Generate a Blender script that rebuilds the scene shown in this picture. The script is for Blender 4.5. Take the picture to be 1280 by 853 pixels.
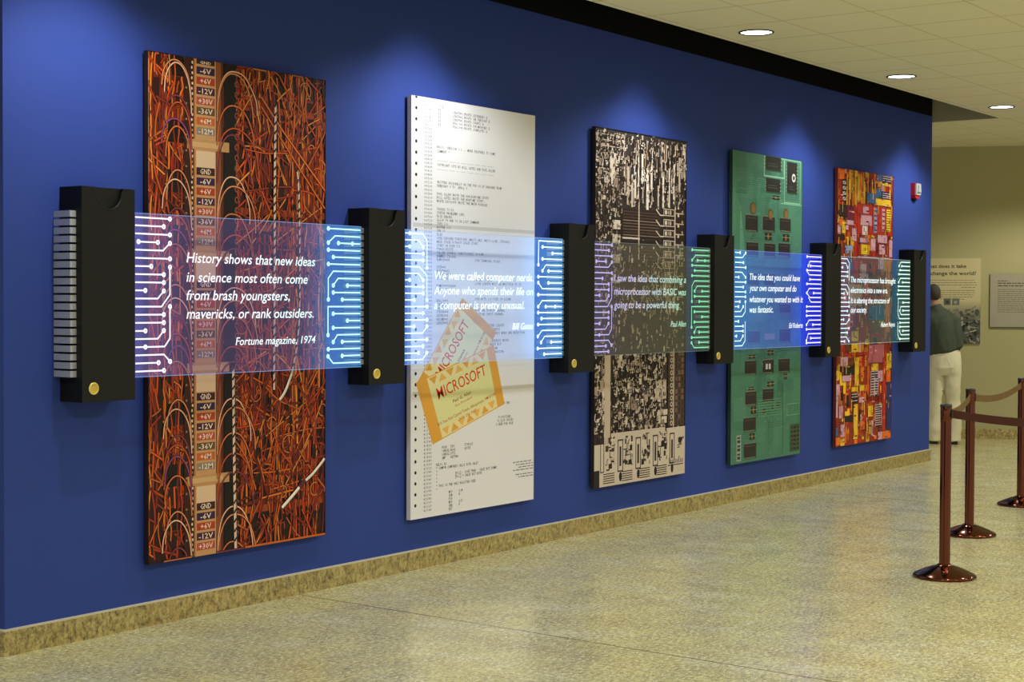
import bpy, bmesh, math, random
from mathutils import Vector, Matrix
import numpy as np

for o in list(bpy.data.objects):
    bpy.data.objects.remove(o)
SC = bpy.context.scene
COL = SC.collection
PI = math.pi

# ------------------------------------------------------------------ camera
def cam_axes(yaw, pitch, roll):
    cy, sy, cp, sp = math.cos(yaw), math.sin(yaw), math.cos(pitch), math.sin(pitch)
    f = Vector((sy*cp, cy*cp, sp)); r = Vector((cy, -sy, 0)); u = r.cross(f)
    cr, sr = math.cos(roll), math.sin(roll)
    return r*cr + u*sr, u*cr - r*sr, f
cd = bpy.data.cameras.new('camera')
cam = bpy.data.objects.new('camera', cd); COL.objects.link(cam)
r_, u_, f_ = cam_axes(math.radians(54.609), math.radians(-1.3845), math.radians(0.2245))
M = Matrix(((r_.x, u_.x, -f_.x, 0), (r_.y, u_.y, -f_.y, -6.0294), (r_.z, u_.z, -f_.z, 1.6), (0, 0, 0, 1)))
cam.matrix_world = M
cd.sensor_width = 36.0; cd.lens = 2015.1/1280*36; cd.clip_start = .05; cd.clip_end = 200
SC.camera = cam

# ------------------------------------------------------------------ world, lights, exposure
W = bpy.data.worlds.new('world'); SC.world = W; W.use_nodes = True
bgn = W.node_tree.nodes['Background']
bgn.inputs[0].default_value = (1.0, .97, .87, 1); bgn.inputs[1].default_value = .70
SC.view_settings.view_transform = 'Standard'; SC.view_settings.look = 'None'
SC.view_settings.exposure = 0.0; SC.view_settings.gamma = 1.0
SC.view_settings.use_curve_mapping = False
SC.cycles.max_bounces = 8; SC.cycles.transparent_max_bounces = 24
SC.cycles.caustics_reflective = False; SC.cycles.caustics_refractive = False
SC.cycles.sample_clamp_indirect = 4.0

ZC = 3.462            # ceiling height
LAMP_X = [2.37, 4.92, 7.48, 10.034, 12.64, 15.115, 17.67]
LAMP_Y = -.95
def spot(x, y, z, power, color, size, blend, rad, tilt=0.0):
    l = bpy.data.lights.new('downlight_beam', 'SPOT'); l.energy = power; l.color = color
    l.spot_size = math.radians(size); l.spot_blend = blend; l.shadow_soft_size = rad
    o = bpy.data.objects.new('downlight_beam', l); COL.objects.link(o); o.location = (x, y, z)
    o.rotation_euler = (tilt, 0, 0)
    return o
for x in LAMP_X:                       # the row of recessed lamps along the wall
    lc = (.90, .95, 1.0) if x < 17 else (1.0, .97, .80)
    spot(x, LAMP_Y, ZC-.03, 98 if x < 17 else 190, lc, 132, .5, .07, math.radians(6))
    spot(x, LAMP_Y+.03, ZC-.03, 36, lc, 58, .9, .06, math.radians(49))     # the wall-washing half of the reflector
for x in (3, 7, 11, 15):               # the room's other lamps, above and behind the frame
    for y in (-4.2, -7.4):
        spot(x, y, ZC-.03, 270, (1.0, .97, .88), 150, .5, .25)

# ------------------------------------------------------------------ materials
def s2l(c):
    return tuple(((v/255)/12.92 if v/255 <= .04045 else ((v/255+.055)/1.055)**2.4) for v in c)
class NT:
    def __init__(s, name):
        s.m = bpy.data.materials.new(name); s.m.use_nodes = True; s.t = s.m.node_tree; s.t.nodes.clear()
        s.out = s.t.nodes.new('ShaderNodeOutputMaterial')
    def n(s, typ, **kw):
        nd = s.t.nodes.new(typ)
        for k, v in kw.items(): setattr(nd, k, v)
        return nd
    def l(s, a, b): s.t.links.new(a, b)
    def math(s, op, a, b=None):
        nd = s.n('ShaderNodeMath', operation=op)
        for i, v in enumerate((a, b)):
            if v is None: continue
            if isinstance(v, (int, float)): nd.inputs[i].default_value = v
            else: s.l(v, nd.inputs[i])
        return nd.outputs[0]
    def ramp(s, fac, stops):
        nd = s.n('ShaderNodeValToRGB'); e = nd.color_ramp.elements
        while len(e) < len(stops): e.new(.5)
        for el, (p, c) in zip(e, stops):
            el.position = p; el.color = (*c, 1) if len(c) == 3 else c
        s.l(fac, nd.inputs[0]); return nd.outputs[0]
    def mix(s, fac, a, b, mode='MIX'):
        nd = s.n('ShaderNodeMix', data_type='RGBA', blend_type=mode)
        for sock, v in ((nd.inputs[0], fac), (nd.inputs[6], a), (nd.inputs[7], b)):
            if isinstance(v, (int, float)): sock.default_value = v
            elif isinstance(v, tuple): sock.default_value = (*v, 1)
            else: s.l(v, sock)
        return nd.outputs[2]
    def noise(s, vec, scale, detail=4, rough=.6):
        nd = s.n('ShaderNodeTexNoise'); nd.inputs['Scale'].default_value = scale
        nd.inputs['Detail'].default_value = detail; nd.inputs['Roughness'].default_value = rough
        if vec is not None: s.l(vec, nd.inputs['Vector'])
        return nd.outputs['Fac']
    def coords(s, kind='Object', scale=None):
        tc = s.n('ShaderNodeTexCoord'); v = tc.outputs[kind]
        if scale:
            mp = s.n('ShaderNodeMapping'); mp.inputs['Scale'].default_value = scale; s.l(v, mp.inputs[0]); v = mp.outputs[0]
        return v
    def principled(s, color=(.5,.5,.5), rough=.5, metal=0, spec=.5, bump=None):
        p = s.n('ShaderNodeBsdfPrincipled')
        if isinstance(color, tuple): p.inputs['Base Color'].default_value = (*color, 1)
        else: s.l(color, p.inputs['Base Color'])
        if isinstance(rough, (int, float)): p.inputs['Roughness'].default_value = rough
        else: s.l(rough, p.inputs['Roughness'])
        p.inputs['Metallic'].default_value = metal; p.inputs['Specular IOR Level'].default_value = spec
        if bump is not None:
            b = s.n('ShaderNodeBump'); b.inputs['Strength'].default_value = bump[1]; b.inputs['Distance'].default_value = bump[2]
            s.l(bump[0], b.inputs['Height']); s.l(b.outputs[0], p.inputs['Normal'])
        s.l(p.outputs[0], s.out.inputs[0]); return p

def simple(name, rgb, rough=.5, metal=0, spec=.5, vary=.06, scale=30):
    t = NT(name); c = s2l(rgb); v = t.coords()
    n = t.noise(v, scale, 3)
    col = t.mix(n, tuple(x*(1-vary) for x in c), tuple(min(1, x*(1+vary)) for x in c))
    t.principled(col, rough, metal, spec); return t.m
def emit(name, rgb, k):
    t = NT(name); e = t.n('ShaderNodeEmission'); e.inputs[0].default_value = (*rgb, 1); e.inputs[1].default_value = k
    t.l(e.outputs[0], t.out.inputs[0]); return t.m

MT = {}
def m_wall_blue():
    t = NT('blue_wall_paint'); v = t.coords(); n = t.noise(v, 90, 3); n2 = t.noise(v, 1.3, 2)
    c = t.mix(n, (.027, .054, .255), (.033, .062, .282)); c = t.mix(t.math('MULTIPLY', n2, .25), c, (.025, .050, .245))
    t.principled(c, .7, 0, .18, (n, .06, .002)); return t.m
def m_granite_floor():
    t = NT('polished_granite_floor')
    v = t.coords('Object', (1.0, 1.5, 1))
    a = t.noise(v, 1.7, 5, .62); b = t.noise(v, 30, 6, .82); c3 = t.noise(t.coords('Object', (1.2, 1.5, 1)), 46, 6, .85); vn = t.noise(t.coords('Object', (1.6, .7, 1)), 1.9, 7, .68)
    base = t.ramp(a, [(.30, s2l((182, 177, 132))), (.5, s2l((206, 200, 138))), (.68, s2l((214, 202, 130)))])
    base = t.mix(t.ramp(vn, [(.53, (0, 0, 0)), (.60, (.55,)*3), (.66, (0, 0, 0))]), base, s2l((226, 224, 190)))
    base = t.mix(t.ramp(vn, [(.33, (0, 0, 0)), (.39, (.5,)*3), (.45, (0, 0, 0))]), base, s2l((170, 150, 92)))
    base = t.mix(t.ramp(b, [(.43, (.75,)*3), (.54, (0, 0, 0))]), base, s2l((142, 136, 106)))
    patch = t.ramp(t.noise(v, 4.5, 4, .65), [(.38, (1, 1, 1)), (.62, (.25,)*3)])
    base = t.mix(t.math('MULTIPLY', t.ramp(c3, [(.41, (1,)*3), (.475, (0, 0, 0))]), patch), base, s2l((84, 76, 66)))
    base = t.mix(t.math('MULTIPLY', patch, .22), base, s2l((140, 132, 116)))
    light = t.ramp(t.noise(v, 38, 5, .8), [(.53, (0, 0, 0)), (.60, (.85, .85, .85))])
    base = t.mix(light, base, s2l((236, 230, 194)))
    # slab joints running away from the wall every 2.4 m and along it every 2.5 m
    sx = t.n('ShaderNodeSeparateXYZ'); t.l(t.coords(), sx.inputs[0])
    xx = t.math('ADD', sx.outputs[0], t.math('MULTIPLY', sx.outputs[1], -.045))
    fx = t.math('ABSOLUTE', t.math('SUBTRACT', t.math('FRACT', t.math('DIVIDE', t.math('SUBTRACT', xx, 6.466-3.05), 6.1)), .5))
    j = t.math('LESS_THAN', fx, .0010)
    base = t.mix(t.math('MULTIPLY', j, .85), base, s2l((104, 82, 44)))
    rg = t.ramp(t.noise(v, 5, 3), [(.3, (.17,)*3), (.7, (.24,)*3)])
    t.principled(base, rg, 0, .27); return t.m
def m_granite_base():
    t = NT('granite_baseboard'); v = t.coords('Object', (1.5, 1, 1))
    a = t.noise(v, 30, 5, .7); b = t.noise(v, 62, 5, .75); d = t.noise(v, 9, 3)
    c = t.ramp(a, [(.34, s2l((92, 80, 52))), (.46, s2l((150, 134, 84))), (.6, s2l((186, 168, 108)))])
    c = t.mix(t.ramp(b, [(.34, (.9,)*3), (.46, (0,)*3)]), c, s2l((52, 44, 32)))
    c = t.mix(t.ramp(d, [(.5, (0,)*3), (.72, (.4,)*3)]), c, s2l((176, 144, 78)))
    t.principled(c, .3, 0, .4); return t.m
def m_ceiling():
    t = NT('ceiling_tiles'); sx = t.n('ShaderNodeSeparateXYZ'); t.l(t.coords(), sx.inputs[0])
    def grid(o, x0, p, w):
        return t.math('LESS_THAN', t.math('FRACT', t.math('DIVIDE', t.math('SUBTRACT', o, x0-w/2-p*40), p)), w/p)
    g1 = grid(sx.outputs[0], 9.728, .638, .017); g2 = grid(sx.outputs[1], -1.292, .6165, .010)
    n = t.noise(t.coords(), 60, 4, .7)
    c = t.mix(n, s2l((226, 221, 196)), s2l((234, 229, 204)))
    c = t.mix(t.math('MULTIPLY', t.math('MAXIMUM', g1, g2), .55), c, s2l((176, 160, 104)))
    t.principled(c, .9, 0, .1); return t.m
def m_wall_olive():
    t = NT('olive_wall_covering'); v = t.coords(); n = t.noise(v, 70, 4, .7)
    c = t.mix(n, s2l((160, 153, 112)), s2l((172, 165, 124)))
    t.principled(c, .75, 0, .2, (n, .15, .004)); return t.m
MT['blue'] = m_wall_blue(); MT['floor'] = m_granite_floor(); MT['base'] = m_granite_base()
MT['ceil'] = m_ceiling(); MT['olive'] = m_wall_olive()
MT['black_gap'] = simple('matt_black', (14, 14, 14), .9, 0, .1)  # plain black for the band above the blue wall and the slot top
MT['caulk'] = simple('pale_caulk', (196, 188, 160), .6)
MT['chip'] = simple('black_chip_plastic', (19, 19, 17), .5, 0, .25, .15, 120)
MT['pin'] = simple('tinned_pin_metal', (206, 208, 210), .36, .55)
MT['gold'] = simple('gold_disc_metal', (214, 184, 74), .42, .35)
MT['gold_rim'] = simple('gold_rim_metal', (236, 214, 118), .35, .35)
MT['board_dark'] = simple('dark_board_edge', (34, 18, 14), .6)
MT['board_white'] = simple('white_board_edge', (214, 208, 208), .6)
MT['board_sepia'] = simple('sepia_board_edge', (40, 30, 26), .6)
MT['board_green'] = simple('green_board_edge', (34, 62, 46), .6)
MT['board_red'] = simple('red_board_edge', (96, 26, 18), .6)
MT['bracket'] = simple('black_bracket_metal', (18, 18, 20), .6)
MT['copper'] = simple('copper_brown_metal', (106, 62, 48), .12, 1.0, .5, .03, 4)
MT['black_plastic'] = simple('black_cap_plastic', (20, 18, 18), .45)
MT['belt_shaded'] = simple('shaded_brown_webbing', (72, 42, 32), .8, 0, .2, .2, 200)  # brown belt webbing, the front belt's shade put into its colour
MT['belt_lit'] = simple('lit_brown_webbing', (108, 86, 50), .8, 0, .2, .2, 200)  # same brown webbing, light on the rear belts put into its colour
MT['alarm_red'] = simple('red_alarm_plastic', (190, 30, 34), .4)
MT['lens_clear'] = simple('clear_strobe_lens', (168, 168, 162), .25)
MT['chrome'] = simple('silver_reflector', (190, 190, 186), .25, .9)
MT['trim_dark'] = simple('dark_trim_ring', (52, 48, 40), .5)
MT['lamp'] = emit('lamp_glow', (.93, .95, 1.0), 9.0)
MT['skin'] = simple('skin', (150, 112, 90), .55)
MT['hair'] = simple('dark_greying_hair', (66, 60, 55), .8, 0, .2, .4, 90)
MT['shoe'] = simple('black_shoe_leather', (18, 17, 16), .4)
def m_cloth(name, a, b, sc):
    t = NT(name); v = t.coords('Object', (1, 1, .35)); n = t.noise(v, sc, 4, .6); w = t.noise(t.coords(), 260, 2)
    c = t.mix(n, s2l(a), s2l(b)); t.principled(c, .9, 0, .15, (t.noise(v, 9, 3), .5, .02)); return t.m
MT['shirt'] = m_cloth('dark_green_shirt_cloth', (58, 66, 56), (76, 82, 70), 14)
MT['khaki'] = m_cloth('khaki_trouser_cloth', (204, 196, 164), (218, 210, 180), 10)
def m_print():
    t = NT('printed_artwork'); a = t.n('ShaderNodeVertexColor'); a.layer_name = 'print'
    n = t.noise(t.coords(), 400, 2); c = t.mix(t.math('MULTIPLY', n, .12), a.outputs[0], (.02, .02, .02))
    t.principled(c, .45, 0, .25); return t.m
MT['print'] = m_print()
def m_glow_letters(name, stops, k):
    t = NT(name); sx = t.n('ShaderNodeSeparateXYZ'); t.l(t.coords(), sx.inputs[0])
    c = t.ramp(t.math('DIVIDE', sx.outputs[0], 1.69), stops)
    e = t.n('ShaderNodeEmission'); t.l(c, e.inputs[0]); e.inputs[1].default_value = k
    t.l(e.outputs[0], t.out.inputs[0]); return t.m
def m_pane(name, tint, glow):
    """edge-lit acrylic: tinted transmission, faint light scattered inside the sheet, weak gloss"""
    t = NT(name); tr = t.n('ShaderNodeBsdfTransparent'); tr.inputs[0].default_value = (*[x**.5 for x in tint], 1)
    sx = t.n('ShaderNodeSeparateXYZ'); t.l(t.coords(), sx.inputs[0])
    c = t.ramp(t.math('DIVIDE', sx.outputs[0], 1.69), glow)
    e = t.n('ShaderNodeEmission'); t.l(c, e.inputs[0]); e.inputs[1].default_value = .5
    ad = t.n('ShaderNodeAddShader'); t.l(tr.outputs[0], ad.inputs[0]); t.l(e.outputs[0], ad.inputs[1])
    gl = t.n('ShaderNodeBsdfGlossy'); gl.inputs['Roughness'].default_value = .08
    fr = t.n('ShaderNodeFresnel'); fr.inputs[0].default_value = 1.35
    mx = t.n('ShaderNodeMixShader'); t.l(t.math('MULTIPLY', fr.outputs[0], .12), mx.inputs[0]); t.l(ad.outputs[0], mx.inputs[1]); t.l(gl.outputs[0], mx.inputs[2])
    t.l(mx.outputs[0], t.out.inputs[0]); return t.m

# ------------------------------------------------------------------ helpers
class MB:
    def __init__(s): s.v = []; s.f = []; s.mi = []; s.mats = []; s.sm = []
    def _m(s, m):
        if m not in s.mats: s.mats.append(m)
        return s.mats.index(m)
    def add(s, vs, fs, m, smooth=False):
        k = len(s.v); s.v += [tuple(p) for p in vs]; i = s._m(m)
        for f in fs: s.f.append(tuple(a+k for a in f)); s.mi.append(i); s.sm.append(smooth)
    def box(s, a, b, m):
        x0, y0, z0 = a; x1, y1, z1 = b
        s.add([(x0,y0,z0),(x1,y0,z0),(x1,y1,z0),(x0,y1,z0),(x0,y0,z1),(x1,y0,z1),(x1,y1,z1),(x0,y1,z1)],
              [(0,3,2,1),(4,5,6,7),(0,1,5,4),(1,2,6,5),(2,3,7,6),(3,0,4,7)], m)
    def prism(s, out, y0, y1, m):
        """outline in x,z extruded along y from y0 (front) to y1"""
        n = len(out); vs = [(x, y0, z) for x, z in out]+[(x, y1, z) for x, z in out]
        s.add(vs, [tuple(range(n)), tuple(range(2*n-1, n-1, -1))]+[(i, i+n, (i+1) % n+n, (i+1) % n) for i in range(n)], m)
    def lathe(s, prof, m, n=40, c=(0,0,0), axis='z', smooth=True, cap=True):
        vs = []; fs = []
        for r, h in prof:
            for i in range(n):
                a = 2*PI*i/n; p = (r*math.cos(a), r*math.sin(a), h)
                if axis == 'y': p = (p[0], -h, p[1])
                vs.append((p[0]+c[0], p[1]+c[1], p[2]+c[2]))
        for j in range(len(prof)-1):
            for i in range(n):
                k = (i+1) % n; fs.append((j*n+i, j*n+k, (j+1)*n+k, (j+1)*n+i))
        s.add(vs, fs, m, smooth)
        if cap:
            L = len(prof)-1
            s.add(vs[:n], [tuple(range(n-1, -1, -1))], m); s.add(vs[L*n:], [tuple(range(n))], m)
    def build(s, name, parent=None, loc=(0,0,0)):
        me = bpy.data.meshes.new(name); me.from_pydata(s.v, [], s.f); me.update()
        for m in s.mats: me.materials.append(m)
        me.polygons.foreach_set('material_index', s.mi); me.polygons.foreach_set('use_smooth', s.sm)
        bm = bmesh.new(); bm.from_mesh(me); bmesh.ops.recalc_face_normals(bm, faces=bm.faces); bm.to_mesh(me); bm.free()
        o = bpy.data.objects.new(name, me); COL.objects.link(o); o.location = loc
        if parent: o.parent = parent
        return o
def tag(o, label, cat, group=None):
    o['label'] = label; o['category'] = cat
    if group: o['group'] = group
    return o
def empty(name, loc, label, cat, group=None, rz=0):
    o = bpy.data.objects.new(name, None); COL.objects.link(o); o.location = loc; o.rotation_euler = (0, 0, rz)
    o.empty_display_size = .1
    return tag(o, label, cat, group)
def struct(o): o['kind'] = 'structure'; return o
def dup_tree(root, loc, label):
    c = root.copy(); COL.objects.link(c); c.location = loc; c['label'] = label
    for ch in list(root.children):
        d = ch.copy(); COL.objects.link(d); d.parent = c
        for g in list(ch.children):
            e = g.copy(); COL.objects.link(e); e.parent = d
    return c

_tc = {}
def text2d(s, res=2, bold=0.0):
    """flat letters: 2-D points and faces, cap height scaled to 1, starting at x = 0 on the baseline"""
    if (s, res, bold) in _tc: return _tc[(s, res, bold)]
    cu = bpy.data.curves.new('t', 'FONT'); cu.body = s; cu.size = 1; cu.resolution_u = res; cu.fill_mode = 'FRONT'; cu.offset = bold*.13
    o = bpy.data.objects.new('t', cu); COL.objects.link(o)
    dg = bpy.context.evaluated_depsgraph_get(); dg.update()
    me = bpy.data.meshes.new_from_object(o.evaluated_get(dg))
    v = np.array([p.co[:2] for p in me.vertices]) if len(me.vertices) else np.zeros((0, 2))
    f = [tuple(p.vertices) for p in me.polygons]
    bpy.data.objects.remove(o); bpy.data.curves.remove(cu); bpy.data.meshes.remove(me)
    if len(v): v = v/.70; v[:, 0] -= v[:, 0].min()
    _tc[(s, res, bold)] = (v, f); return v, f
class Art:
    """flat printed picture: coloured shapes on a sheet, drawn in thin stacked ink layers"""
    def __init__(s, w, h, step=2e-6):
        s.w, s.h, s.step = w, h, step; s.v = []; s.f = []; s.c = []; s.k = 0; s.L = 0
    def y(s): return -(s.L*s.step)
    def poly(s, pts, col):
        s.L += 1; n = len(s.v); y = s.y()
        for x, z in pts: s.v.append((min(max(x, 0), s.w), y, min(max(z, 0), s.h)))
        s.f.append(tuple(range(n, n+len(pts)))); s.c.append(col)
    def mesh(s, v, f, col):
        s.L += 1; n = len(s.v); y = s.y(); s.v += [(float(a), y, float(b)) for a, b in v]
        for q in f: s.f.append(tuple(i+n for i in q)); s.c.append(col)
    def rect(s, x0, z0, x1, z1, col):
        x0, x1 = sorted((min(max(x0, 0), s.w), min(max(x1, 0), s.w))); z0, z1 = sorted((min(max(z0, 0), s.h), min(max(z1, 0), s.h)))
        if x1-x0 < 1e-4 or z1-z0 < 1e-4: return
        s.poly([(x0, z0), (x1, z0), (x1, z1), (x0, z1)], col)
    def frame(s, x0, z0, x1, z1, t, col):
        s.rect(x0, z0, x1, z0+t, col); s.rect(x0, z1-t, x1, z1, col); s.rect(x0, z0, x0+t, z1, col); s.rect(x1-t, z0, x1, z1, col)
    def disc(s, x, z, r, col, n=14, rz=None):
        rz = rz or r; s.poly([(x+r*math.cos(2*PI*i/n), z+rz*math.sin(2*PI*i/n)) for i in range(n)], col)
    def ribbon(s, pts, w, col):
        pts = [(min(max(x, w/2), s.w-w/2), min(max(z, w/2), s.h-w/2)) for x, z in pts]
        L = []; R = []
        for i, (x, z) in enumerate(pts):
            a = pts[max(i-1, 0)]; b = pts[min(i+1, len(pts)-1)]; dx, dz = b[0]-a[0], b[1]-a[1]; d = math.hypot(dx, dz) or 1
            nx, nz = -dz/d*w/2, dx/d*w/2; L.append((x+nx, z+nz)); R.append((x-nx, z-nz))
        s.L += 1; n = len(s.v); y = s.y()
        for p in L+R: s.v.append((min(max(p[0], 0), s.w), y, min(max(p[1], 0), s.h)))
        m = len(pts)
        for i in range(m-1): s.f.append((n+i, n+i+1, n+m+i+1, n+m+i)); s.c.append(col)
    def wire(s, pts, w, col, hi=True):
        if len(pts) > 2:                                   # round the corners
            P = [pts[0]]+list(pts)+[pts[-1]]; out = []
            for i in range(1, len(P)-2):
                p0, p1, p2, p3 = P[i-1], P[i], P[i+1], P[i+2]
                for q in range(4):
                    u = q/4; out.append(tuple(.5*(2*p1[c]+(p2[c]-p0[c])*u+(2*p0[c]-5*p1[c]+4*p2[c]-p3[c])*u*u+(3*p1[c]-p0[c]-3*p2[c]+p3[c])*u**3) for c in (0, 1)))
            pts = out+[pts[-1]]
        s.next(.5); s.ribbon(pts, w*1.6, (50, 16, 8)); s.next(.5); s.ribbon(pts, w, col)
        if hi:
            s.next(.5); s.ribbon([(x-w*.18, z+w*.1) for x, z in pts], w*.34, tuple(min(255, int(c*1.12+8)) for c in col))
    def next(s, d=1.0): pass
    def text(s, t, x, z, h, col, width=None, shear=0, ang=0, res=1, align='l', bold=0):
        v, f = text2d(t, res, bold)
        if not len(v): return
        v = v*h
        if width: v = v*np.array([width/max(v[:, 0].max(), 1e-6), 1])
        if align == 'c': v = v-np.array([v[:, 0].max()/2, 0])
        if align == 'r': v = v-np.array([v[:, 0].max(), 0])
        if shear: v = v+np.stack([v[:, 1]*shear, 0*v[:, 1]], 1)
        if ang:
            c, q = math.cos(ang), math.sin(ang); v = np.stack([v[:, 0]*c-v[:, 1]*q, v[:, 0]*q+v[:, 1]*c], 1)
        s.mesh(v+np.array([x, z]), f, col)
    def build(s, name, parent, loc):
        me = bpy.data.meshes.new(name); me.from_pydata(s.v, [], s.f); me.update()
        at = me.color_attributes.new('print', 'FLOAT_COLOR', 'CORNER')
        buf = np.ones((len(me.loops), 4), np.float32); i = 0
        cache = {}
        for f, c in zip(s.f, s.c):
            if c not in cache: cache[c] = s2l(c)
            buf[i:i+len(f), :3] = cache[c]; i += len(f)
        at.data.foreach_set('color', buf.ravel()); me.materials.append(MT['print'])
        o = bpy.data.objects.new(name, me); COL.objects.link(o); o.parent = parent; o.location = (loc[0], loc[1]+s.L*s.step, loc[2])
        return o

def greek(a, x, z, w, r, h=.006, col=(90, 86, 74)):
    e = x+w
    while x < e-.01:
        l = min(r.uniform(.015, .055), e-x); a.rect(x, z, x+l, z+h, col); x += l+.009
# ------------------------------------------------------------------ the room
WX0, WX1 = 4.56, 15.83
b = MB(); b.box((-6, -11, -.12), (26, 5.2, 0), MT['floor']); struct(b.build('floor'))
b = MB(); b.box((WX0, 0, 0), (WX1, .42, 3.498), MT['blue']); struct(b.build('wall_left'))
b = MB(); b.box((WX0, 0, 3.498), (WX1, .42, 4.15), MT['black_gap']); o = struct(b.build('trim_1'))
b = MB(); b.box((-6, -11, ZC), (26, -.62, 4.15), MT['ceil']); b.box((16.03, -.62, ZC), (26, 5.2, 4.15), MT['ceil'])
struct(b.build('ceiling'))
b = MB(); b.box((-6, -11, 4.15), (26, 5.2, 4.25), MT['black_gap']); struct(b.build('trim_2'))
b = MB(); b.box((16.018, -.62, ZC), (16.03, 5.2, 4.15), simple('grey_slot_end_paint', (172, 166, 140), .8, 0, .2)); struct(b.build('trim_4'))
# granite baseboard wrapping the wall and its pale joint
b = MB(); b.box((WX0-.02, -.02, 0), (WX1, 0, .112), MT['base']); b.box((WX0-.02, 0, 0), (WX0, .42, .112), MT['base'])
struct(b.build('baseboard_left'))
b = MB(); b.box((WX0-.02, -.021, .112), (WX1, 0, .119), MT['caulk']); b.box((WX0-.021, 0, .112), (WX0, .42, .119), MT['caulk'])
struct(b.build('trim_3'))
# the wall at the far end, turned about twenty degrees
BD = Vector((-.355, .935, 0)).normalized(); BN = Vector((-.935, -.355, 0)).normalized(); BP = Vector((18.8, .5, 0))
BROT = math.atan2(-BD.y, -BD.x)            # local x runs to the right as seen from the room
def back_root(s, z): return BP + BD*s + Vector((0, 0, z))
def back_box(name, s0, s1, z0, z1, d0, d1, m):
    bb = MB(); bb.box((-s1, d0, z0), (-s0, d1, z1), m); o = bb.build(name); o.location = BP; o.rotation_euler = (0, 0, BROT); return struct(o)
back_box('wall_back', -9.5, 5.0, 0, ZC, 0, .2, MT['olive'])
back_box('baseboard_back', -9.5, 5.0, 0, .12, -.02, 0, MT['base'])

# ------------------------------------------------------------------ recessed ceiling lamps
def downlight(x, label):
    t = empty('ceiling_downlight', (x, LAMP_Y, ZC), label, 'ceiling light', 'recessed ceiling lights')
    q = MB(); q.lathe([(.120, 0), (.122, -.006), (.112, -.009), (.108, -.004), (.108, 0)], MT['trim_dark'], 48, cap=False); q.build('trim_ring', t)
    q = MB(); q.lathe([(.1078, -.001), (.09, -.003), (.05, -.0045), (.002, -.005)], MT['lamp'], 48, cap=False); q.build('lamp_lens', t)
    return t
downlight(LAMP_X[3], 'round lit ceiling lamp nearest the camera, beside the black slot above the sepia panel')
downlight(LAMP_X[4], 'round lit ceiling lamp halfway along the row of three')
downlight(LAMP_X[5], 'round lit ceiling lamp farthest away, near the far end of the black slot')

# ------------------------------------------------------------------ black chip sculptures
CH_X = [4.872, 6.887, 8.916, 10.938, 12.960, 14.985]
CH_Z0, CH_H, CH_W, CH_D = 1.131, .993, .315, .155
ROW0, ROWP = 1.997, .0387
def make_chip():
    t = empty('chip_sculpture', (CH_X[0], 0, CH_Z0), '', 'wall sculpture', 'black chip sculptures')
    q = MB(); cx = CH_W*.51; rn = .084
    q.box((0, -(CH_D-.02), 0), (CH_W, 0, CH_H), MT['chip'])
    out = [(0, 0), (CH_W, 0), (CH_W, CH_H)]
    out += [(cx+rn*math.cos(a), CH_H-.012-max(0, rn*math.sin(a))*1.12 if 0 < a < PI else CH_H) for a in [PI*i/24 for i in range(25)]]
    out += [(0, CH_H)]
    q.prism(out, -CH_D, -(CH_D-.02), MT['chip'])
    q.build('body', t)
    q = MB(); n = 24                      # the raised lip of the moulded notch
    vs = []
    for i in range(n+1):
        a = PI*i/n
        for rr, yy in ((rn, -CH_D-.0005), (rn-.006, -CH_D-.0005), (rn-.006, -CH_D+.018), (rn, -CH_D+.018)):
            vs.append((cx+rr*math.cos(a), yy, CH_H-.012-rr*1.12*math.sin(a)))
    q.add(vs, [(4*i+j, 4*i+(j+1) % 4, 4*i+4+(j+1) % 4, 4*i+4+j) for i in range(n) for j in range(4)], MT['chip'], True)
    q.build('notch_rim', t)
    q = MB(); q.lathe([(.0285, CH_D), (.0285, CH_D+.004), (.022, CH_D+.006), (.0215, CH_D+.003)], MT['gold_rim'], 32, (.066, 0, .062), 'y', cap=False)
    q.lathe([(.0215, CH_D+.003), (.001, CH_D+.003)], MT['gold'], 32, (.066, 0, .062), 'y', cap=False)
    d = q.build('orientation_dot', t); d['label'] = 'gold disc'
    first = None
    for k in range(20):
        z = ROW0-ROWP*k-CH_Z0
        if first is None:
            q = MB(); h = .0147; out = [(-.035, -.116), (0, -.116), (0, -.111), (-.030, -.111), (-.030, 0), (-.035, 0)]
            n = len(out); q.add([(x, y, -h) for x, y in out]+[(x, y, h) for x, y in out],
                  [tuple(range(n)), tuple(range(2*n-1, n-1, -1))]+[(i, (i+1) % n, (i+1) % n+n, i+n) for i in range(n)], MT['pin'])
            first = q.build('pin', t); first.location = (0, 0, z); first['label'] = 'bent silver pin'
        else:
            c = first.copy(); COL.objects.link(c); c.parent = t; c.location = (0, 0, z)
    return t
chip0 = make_chip()
CHL = ['large black chip with bare silver pins at the left end of the blue wall',
       'black chip between the red wiring panel and the white printout panel',
       'black chip between the white printout panel and the sepia circuit panel',
       'black chip between the sepia circuit panel and the green board panel',
       'black chip between the green board panel and the red and yellow panel',
       'black chip at the far right end of the blue wall']
chip0['label'] = CHL[0]
for x, l in list(zip(CH_X, CHL))[1:]: dup_tree(chip0, (x, 0, CH_Z0), l)

# ------------------------------------------------------------------ edge-lit acrylic panes with traces and quotations
GY = -.128; GT = .012; GZ0, GZ1 = 1.234, 2.018
A_, B_, C_, D_, E_, F_ = .020, .062, .099, .141, .179, .219
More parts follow.
